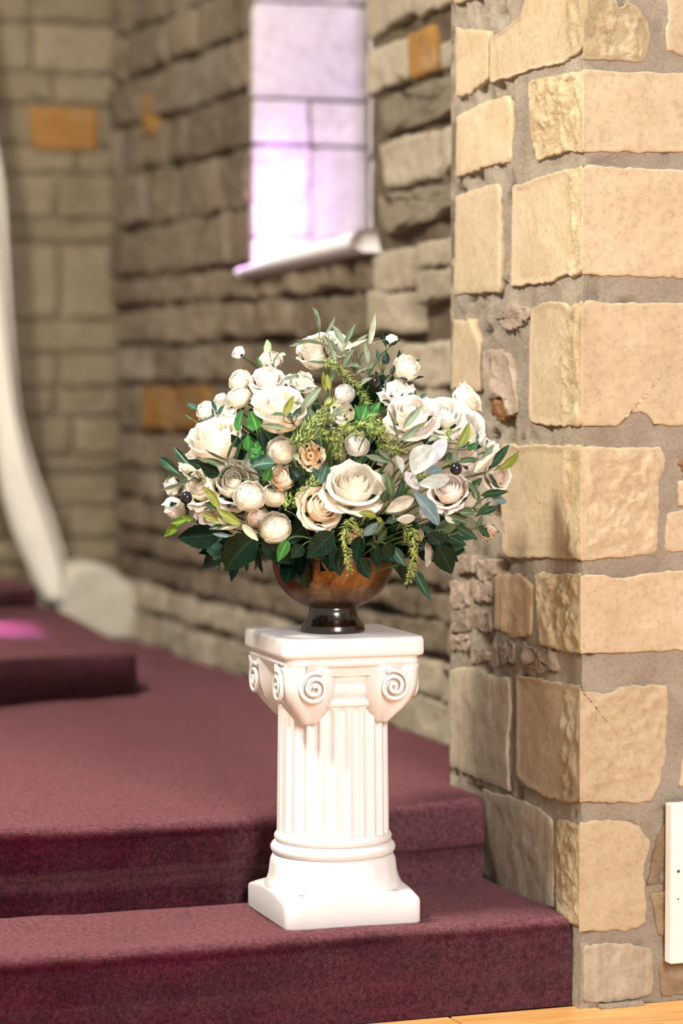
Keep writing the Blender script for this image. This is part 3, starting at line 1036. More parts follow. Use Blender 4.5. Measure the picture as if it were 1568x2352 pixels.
def slab_step(label, foot, z0, z1, r=.03):
    bm = bmesh.new()
    vb = [bm.verts.new((x, y, z0)) for x, y in foot]
    vt = [bm.verts.new((x, y, z1)) for x, y in foot]
    bm.faces.new(list(reversed(vb)))
    top = bm.faces.new(vt)
    n = len(foot)
    for i in range(n):
        bm.faces.new((vb[i], vb[(i + 1) % n], vt[(i + 1) % n], vt[i]))
    ed = [e for e in bm.edges if all(v in vt for v in e.verts)]
    bmesh.ops.bevel(bm, geom=ed, offset=r, segments=6, profile=.5, affect='EDGES')
    me = bpy.data.meshes.new('carpeted_step')
    bm.to_mesh(me)
    bm.free()
    me.materials.append(MATS['carpet'])
    me.polygons.foreach_set('use_smooth', [True] * len(me.polygons))
    o = link('carpeted_step', me)
    o['label'] = label
    o['category'] = 'step'
    o['group'] = 'burgundy carpeted chancel steps'
    return o


slab_step('third burgundy carpeted step, low platform with a violet patch of window light', [(-2.4, 1.95), (-.644, 2.56), (-.215, 2.71), (-.19, 2.74), (-.075, 4.18), (-.09, EV - .03), (-2.4, EV - .03)], .376, .52)
slab_step('fourth and topmost burgundy carpeted step in shadow at the foot of the drape', [(-2.4, 4.22), (-.13, 4.25), (-.11, EV - .035), (-2.4, EV - .035)], .516, .60, .02)

# ------------------------------------------------------------------ pale drape
rows = []
dl = spline([(a, 0, b) for a, b in DRAPE_L], 5)
dr = spline([(a, 0, b) for a, b in DRAPE_R], 5)
for i, (a, b_) in enumerate(zip(dl, dr)):
    row = []
    for k in range(33):
        t = k / 32
        p = a.lerp(b_, t)
        fold = .009 * math.sin(t * 13 + .8 * math.sin(i * .12)) + .05 * math.sin(math.pi * t)
        row.append((p.x, 4.47 - fold, max(p.z, .608 if p.x < -.11 else .53)))
    rows.append(row)
vs, fs = rows_data(rows)
drape = link('drape', mesh_of('drape', vs, fs, 'fabric'))
sm = drape.modifiers.new('thickness', 'SOLIDIFY')
sm.thickness = .004
drape['label'] = 'long pale cream drape sweeping down to the top carpeted step'
drape['category'] = 'drape'

# ------------------------------------------------------------------ wall panel at the frame's edge
vr = root('wall_panel', 'white framed panel with dark opening screwed to the stone pier near the floor', 'panel', (.204, -.013, .09))
# torn scrap of underlay left between pier and floorboards
sv, sf = [], []
rs = random.Random(6)
for i in range(13):
    x_ = .05 + i * .0085
    w_ = .007 + .005 * rs.random()
    for y_, z_ in ((-.012 - w_, .0008), (-.012 - w_ * .9, .005 + .002 * rs.random()), (-.009, .007 + .003 * rs.random()), (-.007, .0008)):
        sv.append((x_, y_, z_))
for i in range(12):
    for k in range(4):
        k2 = (k + 1) % 4
        sf.append((i * 4 + k, i * 4 + k2, i * 4 + 4 + k2, i * 4 + 4 + k))
sf += [(3, 2, 1, 0), (48, 49, 50, 51)]
o = link('scrap', mesh_of('scrap', sv, sf, 'mortar', False))
o['label'] = 'torn grey scrap lying on the floorboards at the foot of the pier'
o['category'] = 'debris'
bx = [box_data(0, .032, -.03, 0, 0, .345), box_data(.26, .292, -.03, 0, 0, .345), box_data(.032, .26, -.03, 0, 0, .045), box_data(.032, .26, -.03, 0, .30, .345)]
o = link('frame', mesh_of('frame', *join_data(bx), 'white_paint', False), vr)
bevel_mod(o, .003)
o = link('opening', mesh_of('opening', *box_data(.03, .262, -.012, .004, .043, .302), 'black_void', False), vr)
for k in range(9):
    z = .055 + k * .028
    o = link('slat', mesh_of('slat', [(.032, -.024, z), (.26, -.024, z), (.26, -.012, z + .012), (.032, -.012, z + .012), (.032, -.0225, z - .002), (.26, -.0225, z - .002), (.26, -.0105, z + .01), (.032, -.0105, z + .01)], [(0, 1, 2, 3), (7, 6, 5, 4), (0, 4, 5, 1), (2, 6, 7, 3), (0, 3, 7, 4), (1, 5, 6, 2)], 'screw_metal', False), vr)
for zz in (.14, .20):
    bm = bmesh.new()
    bmesh.ops.create_uvsphere(bm, u_segments=12, v_segments=6, radius=.0035 if zz > .15 else .002, matrix=Matrix.Translation((.017, -.031, zz)) @ Matrix.Diagonal((1, .5, 1, 1)))
    me = bpy.data.meshes.new('screw')
    bm.to_mesh(me)
    bm.free()
    me.materials.append(MATS['screw_metal'])
    link('screw', me, vr)

# ------------------------------------------------------------------ pedestal
PX, PY, PZ = -.461, .2414, .19
ped = root('pedestal', 'white plaster pedestal, a short fluted column with scrolled capital', 'pedestal')
ped.location = (PX, PY, PZ)
ped.rotation_euler = (0, 0, math.radians(-2.1))


def square_ring(half, z, n, arch=0.0, rnd_=.012):
    pts = []
    for side in range(4):
        for k in range(n):
            t = -1 + 2 * k / n
            p = Vector((t * half, -half))
            zz = z + arch * (1 - t * t)
            a = side * math.pi / 2
            pts.append((p.x * math.cos(a) - p.y * math.sin(a), p.x * math.sin(a) + p.y * math.cos(a), zz))
    # soften corners
    out = []
    for x, y, zz in pts:
        m_ = max(abs(x), abs(y))
        q = min(abs(x), abs(y))
        if q > half - rnd_:
            e = (q - (half - rnd_)) / rnd_
            s = 1 - .3 * rnd_ / half * e * e
            x *= s
            y *= s
        out.append((x, y, zz))
    return out


def rect_stack(rings_, n, name, mat='plaster', cap_top=True, cap_bot=True):
    rows = [square_ring(h, z, n, a, c) for h, z, a, c in rings_]
    m_ = len(rows[0])
    vs = [p for r in rows for p in r]
    fs = []
    for i in range(len(rows) - 1):
        for k in range(m_):
            k2 = (k + 1) % m_
            fs.append((i * m_ + k, i * m_ + k2, (i + 1) * m_ + k2, (i + 1) * m_ + k))
    if cap_bot:
        fs.append(tuple(reversed(range(m_))))
    if cap_top:
        fs.append(tuple(range((len(rows) - 1) * m_, len(rows) * m_)))
    return mesh_of(name, vs, fs, mat)


# plinth: square block whose top edges arch up between the corners
link('plinth', rect_stack([(.148, .0, 0, .012), (.150, .005, 0, .012), (.150, .044, .017, .012), (.1485, .050, .018, .012), (.144, .0535, .018, .012), (.125, .060, .014, .03), (.10, .068, .004, .03)], 24, 'plinth'), ped)
rnd = random.Random(2)


def leafy(r, z, a):
    return r + .0016 * abs(math.sin(a * 9)) * math.sin(max(0, min(1, (z - .075) / .055)) * math.pi)


link('base_drum', lathe('base_drum', [(.10, .058), (.148, .066), (.1475, .072), (.142, .082), (.1375, .095), (.1355, .112), (.134, .125), (.129, .135), (.11, .138)], 'plaster', 144, rmod=leafy), ped)
tor = [(.11, .132)] + [(.118 + .0165 * math.cos(a), .149 + .0145 * math.sin(a)) for a in [math.radians(-80 + 16 * k) for k in range(11)]] + [(.115, .163)]
link('lower_ring', lathe('lower_ring', tor, 'plaster', 96), ped)
tor = [(.105, .160)] + [(.116 + .0105 * math.cos(a), .1725 + .0105 * math.sin(a)) for a in [math.radians(-80 + 16 * k) for k in range(11)]] + [(.108, .184)]
link('upper_ring', lathe('upper_ring', tor, 'plaster', 96), ped)
# fluted shaft
NF = 24
rows = []
zs = [.178 + .27 * i / 26 for i in range(27)] + [.452 + .004 * i for i in range(8)]
for z in zs:
    row = []
    R0 = .1205 - .0035 * (z - .178) / .3
    top = .461
    for k in range(NF * 10):
        a = 2 * math.pi * k / (NF * 10)
        ph = (k % 10) / 10 - .5
        w = .37
        d = 0
        if abs(ph) < w:
            q = math.sqrt(1 - (ph / w) ** 2)
            lim = top - .018 + .018 * q
            fade = max(0, min(1, (lim - z) / .004))
            d = .0085 * q * fade
        row.append(((R0 - d) * math.cos(a), (R0 - d) * math.sin(a), z))
    rows.append(row)
link('shaft', grid_mesh('shaft', rows, 'plaster', True), ped)


def darts(r, z, a):
    w = math.sin(math.pi * max(0, min(1, (z - .482) / .026)))
    s = abs(math.sin(a * 8))
    return r + .004 * w * (s ** .6)


link('neck_ring', lathe('neck_ring', [(.108, .460), (.119, .462), (.1215, .466), (.1215, .476), (.119, .480), (.112, .482)], 'plaster', 96), ped)
link('egg_band', lathe('egg_band', [(.112, .478), (.117, .482), (.119, .488), (.121, .496), (.122, .504), (.124, .509), (.118, .512)], 'plaster', 160, rmod=darts), ped)
link('echinus', lathe('echinus', [(.116, .508), (.121, .512), (.124, .522), (.128, .535), (.134, .548), (.14, .556)], 'plaster', 96), ped)


def volute_data(a):
    """Corner bracket along direction a: a thick tapering leaf with a spiral on either cheek."""
    ca, sa = math.cos(a), math.sin(a)

    def W(r, t, z):
        return (r * ca - t * sa, r * sa + t * ca, z)
    parts = []
    # silhouette: outer and inner radius, half width by height
    prof = [(.424, .130, .112, .014), (.430, .137, .106, .022), (.442, .150, .10, .034), (.456, .166, .095, .047), (.472, .180, .09, .060), (.490, .190, .085, .070), (.508, .1955, .08, .074), (.524, .197, .08, .074), (.538, .198, .08, .072), (.552, .200, .08, .070)]
    rows = []
    for z, ro, ri, e in prof:
        ring = []
        w0 = min(.012, e * .5)
        for sd in (-1, 1):
            cheek = []
            for k in range(9):
                f_ = k / 8
                dip = .006 * math.sin(math.pi * f_)
                cheek.append((ro - (e * f_) / 1.414 - dip * .7, sd * (w0 + e * f_ / 1.414 - dip * .7)))
            if sd < 0:
                cheek.reverse()
            ring += [W(r_, t_, z) for r_, t_ in cheek]
        ring += [W(ri, (w0 + e / 1.414) * .9, z), W(ri, -(w0 + e / 1.414) * .9, z)]
        rows.append(ring)
    m_ = len(rows[0])
    vs = [p for r in rows for p in r]
    fs = []
    for i in range(len(rows) - 1):
        for k in range(m_):
            k2 = (k + 1) % m_
            fs.append((i * m_ + k, i * m_ + k2, (i + 1) * m_ + k2, (i + 1) * m_ + k))
    fs.append(tuple(reversed(range(m_))))
    fs.append(tuple(range((len(rows) - 1) * m_, len(rows) * m_)))
    parts.append((vs, fs))
    return parts, W


def spiral_part(W, side):
    # lies on the cheek, which is parallel to the slab's face
    pts = []
    e0, cz_ = .042, .507
    for k in range(76):
        t = k / 75
        ang = math.radians(60) + t * math.pi * 4.4
        rad = .032 * (1 - t) ** .85 + .002
        e = e0 + rad * math.cos(ang)
        lift = .001 + .006 * t
        pts.append(W(.1955 - e / 1.414 + lift * .7, side * (.012 + e / 1.414 + lift * .7), cz_ + rad * math.sin(ang)))
    return tube_data(pts, .0050, .0036, 8)


for q in range(4):
    a = math.pi / 4 + q * math.pi / 2
    parts, W = volute_data(a)
    vo = link('volute', mesh_of('volute', *join_data(parts), 'plaster'), ped)
    for sd in (-1, 1):
        link('scroll', mesh_of('scroll', *spiral_part(W, sd), 'plaster'), vo)
# swags between the volutes and the concave frieze under the slab
for q in range(4):
    a = q * math.pi / 2 - math.pi / 2
    rows = []
    for k in range(25):
        t = -1 + 2 * k / 24
        x = t * .105
        sag = .014 * (1 - t * t)
        dep = .128 + .016 * t * t
        row = []
        for j in range(7):
            u = j / 6
            row.append((x, -(dep + .012 * u ** 2 + .003 * math.sin(u * math.pi)), .528 + .03 * u - sag * (1 - u) * 0 + .010 * t * t * (1 - u)))
        rows.append([(x_ * math.cos(a + math.pi / 2) - y_ * math.sin(a + math.pi / 2), x_ * math.sin(a + math.pi / 2) + y_ * math.cos(a + math.pi / 2), z_) for x_, y_, z_ in row])
    link('frieze', mesh_of('frieze', *rows_data(rows), 'plaster'), ped)
link('moulding', rect_stack([(.128, .545, 0, .02), (.142, .549, 0, .02), (.147, .553, 0, .02), (.148, .558, 0, .02), (.146, .563, 0, .02), (.147, .566, 0, .02), (.150, .569, 0, .02), (.150, .572, 0, .02)], 16, 'moulding'), ped)
link('top_slab', rect_stack([(.152, .570, 0, .014), (.1555, .573, 0, .014), (.1565, .580, 0, .014), (.156, .603, 0, .014), (.154, .609, 0, .014), (.150, .611, 0, .014)], 16, 'top_slab'), ped)

# ------------------------------------------------------------------ bowl
BZ = PZ + .611
bowl = root('bowl', 'footed antique copper bowl holding the flowers, standing on the white pedestal', 'bowl', (PX, PY, BZ))
pf = [(.0, .001), (.067, .001), (.0695, .004), (.069, .008), (.0675, .011), (.068, .014), (.066, .017), (.061, .022), (.0565, .030), (.0525, .040), (.051, .048), (.052, .0535), (.050, .056), (.0, .056)]
link('foot', lathe('foot', pf, 'gunmetal', 96), bowl)
cp = []
for k in range(21):
    a = math.radians(24 + 66 * k / 20)
    # quarter ellipse wall, out and then slightly in at the rim
    cp.append((.1300 * math.sin(math.radians(22 + 68 * k / 20)), .052 + .108 * (1 - math.cos(math.radians(22 + 68 * k / 20))) / 1.0 - .0078))
cp.append((.1305, .164))
cp.append((.1285, .1665))
cp.append((.1265, .164))
for k in range(20, -1, -1):
    q = math.radians(22 + 68 * k / 20)
    cp.append((.1255 * math.sin(q), .056 + .104 * (1 - math.cos(q)) - .0075))
cp.append((.0, .052))
link('cup', lathe('cup', cp, 'copper', 128), bowl)
lip = [(.1285 + .0035 * math.cos(a), .1655 + .0028 * math.sin(a)) for a in [2 * math.pi * k / 10 for k in range(11)]]
link('rim', lathe('rim', lip, 'copper', 96), bowl)

# ------------------------------------------------------------------ flowers
FLOWERS = [
    ["largest open ivory rose at the front, its swirled heart facing out above the peach rose", "rose", [-0.5104, -0.0212, 1.1222], 0.0604, [-0.1867, -0.7121, 0.6769], "ivory"],
    ["open peach rose with apricot heart, beside the largest ivory rose", "rose", [-0.5665, 0.0253, 1.0765], 0.0464, [0.1141, -0.9216, 0.3711], "peach"],
    ["blush pink rose half hidden beneath pale fuzzy leaves and a black olive", "rose", [-0.2901, 0.0015, 1.1073], 0.0452, [-0.4677, -0.6198, 0.6301], "blush"],
    ["round cream ranunculus hanging lowest over the dark leaves, small pit in its centre", "ranunculus", [-0.6513, 0.0643, 1.0386], 0.034, [-0.3082, -0.8467, 0.4336], "cream"],
    ["round cream ranunculus beside the green needles, below the shaded ivory rose", "ranunculus", [-0.6401, 0.0577, 1.1969], 0.0308, [-0.3044, -0.8362, 0.4562], "cream"],
    ["big cream ranunculus overlapping the wide ruffled rose in the lower cluster", "ranunculus", [-0.7039, 0.0697, 1.1036], 0.033, [-0.272, -0.8852, 0.3775], "ivory"],
    ["wide ruffled ivory rose behind the big cream ranunculus", "rose", [-0.7146, 0.1443, 1.1241], 0.0523, [-0.3044, -0.8362, 0.4562], "ivory"],
    ["cream rose wedged between the wide ruffled rose and the olive twigs at the side", "rose", [-0.7595, 0.2126, 1.113], 0.0437, [-0.6733, -0.5628, 0.4794], "cream"],
    ["tall half-open ivory rose seen from its side, curled petals on top", "rose_tall", [-0.7458, 0.1615, 1.2114], 0.0532, [-0.3206, -0.4343, 0.8418], "ivory"],
    ["ivory rose seen from below with an olive twig lying across it", "rose_tall", [-0.638, 0.0693, 1.2752], 0.0527, [-0.1998, -0.5489, 0.8116], "ivory"],
    ["flat blush-cream rose under the green-collared bud", "rose", [-0.6404, 0.1491, 1.3401], 0.0362, [-0.296, -0.5106, 0.8073], "blush"],
    ["oval white ranunculus at the edge beneath the tiny drooping bud", "ranunculus", [-0.6838, 0.203, 1.34], 0.0255, [-0.7038, -0.4643, 0.5377], "cream"],
    ["plump yellowish-white ranunculus below the oval white one", "ranunculus", [-0.6988, 0.1628, 1.3058], 0.0253, [-0.5218, -0.5934, 0.6129], "cream"],
    ["small white ranunculus with green tint beside a bare twig tip", "ranunculus", [-0.7437, 0.2501, 1.276], 0.0229, [-0.775, -0.4193, 0.4728], "white"],
    ["loose white blossom of few petals above the tall half-open rose", "blossom", [-0.7133, 0.183, 1.2668], 0.0281, [-0.4416, -0.5934, 0.6729], "white"],
    ["cupped ivory rose at the very top under thin grey leaves", "rose_tall", [-0.536, 0.1242, 1.398], 0.0417, [-0.5033, -0.3244, 0.8009], "ivory"],
    ["white rose behind the topmost ivory one, mostly hidden by olive leaves", "rose", [-0.4857, 0.1621, 1.4148], 0.0347, [-0.004, -0.6071, 0.7946], "white"],
    ["cream half-open bud with dark green collar standing clear against the stone", "bud", [-0.3631, 0.0637, 1.3636], 0.0281, [0.2446, -0.7426, 0.6234], "cream"],
    ["small white ranunculus tipped over the green needles near the top", "ranunculus", [-0.5129, 0.0212, 1.3118], 0.0214, [0.0253, -0.9682, 0.249], "white"],
    ["small cream blossom under the tipped white ranunculus", "blossom", [-0.5171, 0.0278, 1.2752], 0.0223, [-0.5129, -0.8464, -0.1432], "cream"],
    ["upright white petals rising behind the wide blush-white rose", "blossom", [-0.3883, 0.0486, 1.3077], 0.0343, [-0.4108, -0.5496, 0.7275], "white"],
    ["wide blush-white rose with two olive leaves in front", "rose", [-0.3774, -0.0053, 1.266], 0.0511, [-0.3217, -0.6182, 0.7172], "blush"],
    ["full white rose beside the wide blush-white rose", "rose", [-0.2948, 0.0242, 1.2651], 0.0453, [-0.141, -0.8272, 0.544], "white"],
    ["white rose at the shoulder of the bouquet next to the yellow-green leaf", "rose", [-0.237, 0.036, 1.24], 0.0401, [0.0914, -0.9155, 0.3918], "white"],
    ["cream rose lying on its side at the shoulder, green collar below", "rose_tall", [-0.2213, 0.0838, 1.2977], 0.034, [0.6261, -0.5237, 0.5777], "cream"],
    ["small white ranunculus sunk among needles above the largest ivory rose", "ranunculus", [-0.4906, 0.0117, 1.2083], 0.0259, [-0.2225, -0.8816, 0.4164], "white"],
    ["small orange-edged blossom between the round ranunculus and the needles", "blossom", [-0.587, 0.0231, 1.184], 0.0267, [-0.5151, -0.8444, 0.1471], "apricot"],
    ["peach-cream bud above the pair of small ranunculus", "bud", [-0.6396, 0.051, 1.1391], 0.0259, [-0.486, -0.7533, 0.4431], "peach"],
    ["cream ranunculus tucked under the peach-cream bud", "ranunculus", [-0.6498, 0.0712, 1.1045], 0.0259, [-0.2225, -0.8816, 0.4164], "cream"],
    ["cream rose mostly hidden behind the lowest ranunculus", "ranunculus", [-0.6736, 0.1135, 1.0544], 0.027, [-0.4284, -0.8918, -0.1453], "peach"],
    ["blush petals peeping out behind the yellow-green olive leaves", "blossom", [-0.7466, 0.2056, 1.0548], 0.0327, [-0.4047, -0.8227, -0.3992], "blush"],
    ["drooping white bud hanging at the outer edge", "bud", [-0.7867, 0.3189, 1.0684], 0.0268, [-0.4187, -0.1126, -0.9011], "white"],
    ["white bud above the drooping one at the outer edge", "bud", [-0.7917, 0.321, 1.1128], 0.0203, [-0.9421, -0.271, -0.1974], "white"],
    ["small white blossom behind glossy dark olive leaves at the outer edge", "blossom", [-0.7652, 0.2807, 1.1655], 0.0248, [-0.7717, -0.3391, 0.538], "white"],
    ["upright peach-tipped bud wrapped in a green collar at the top", "bud", [-0.6202, 0.1809, 1.38], 0.0228, [-0.175, -0.4808, 0.8592], "blush"],
    ["tiny drooping white bud on a thin stalk above the oval ranunculus", "bud", [-0.6574, 0.2845, 1.3969], 0.0138, [-0.7045, -0.3036, 0.6416], "white"],
    ["tiny white bud with long green sepals at the top beside the upright leaves", "bud", [-0.3749, 0.1166, 1.4229], 0.0137, [0.0201, -0.4058, 0.9137], "white"],
    ["blush petals behind the black olive", "blossom", [-0.2397, 0.0434, 1.1733], 0.0255, [-0.018, -0.9015, 0.4325], "blush"],
    ["blush-white rose at the far edge behind the dark olive leaves", "rose", [-0.1419, 0.0957, 1.1364], 0.0333, [0.2908, -0.9465, 0.1399], "blush"],
    ["small white blossom beneath the outermost olive leaf pair", "blossom", [-0.1541, 0.1004, 1.1938], 0.0213, [0.3732, -0.7558, 0.538], "white"],
    ["drooping peach bud under the dark leaves at the outer edge", "bud", [-0.1595, 0.1006, 1.016], 0.0185, [0.3384, -0.6112, -0.7155], "peach"],
    ["white blossom behind the rose with the olive twig across it", "blossom", [-0.6526, 0.1759, 1.2892], 0.0227, [-0.5811, -0.6668, 0.4666], "white"],
    ["small white bud beside the plump yellowish ranunculus", "bud", [-0.7062, 0.2532, 1.2959], 0.0165, [-0.7828, -0.2589, 0.5659], "white"],
    ["white ruffled petals behind the flat blush-cream rose", "blossom", [-0.5639, 0.1543, 1.3309], 0.0273, [-0.1177, -0.6655, 0.7371], "white"],
    ["shaded cream blossom above the hanging needles", "blossom", [-0.4801, 0.053, 1.016], 0.0162, [-0.2148, -0.8727, -0.4385], "peach"]]
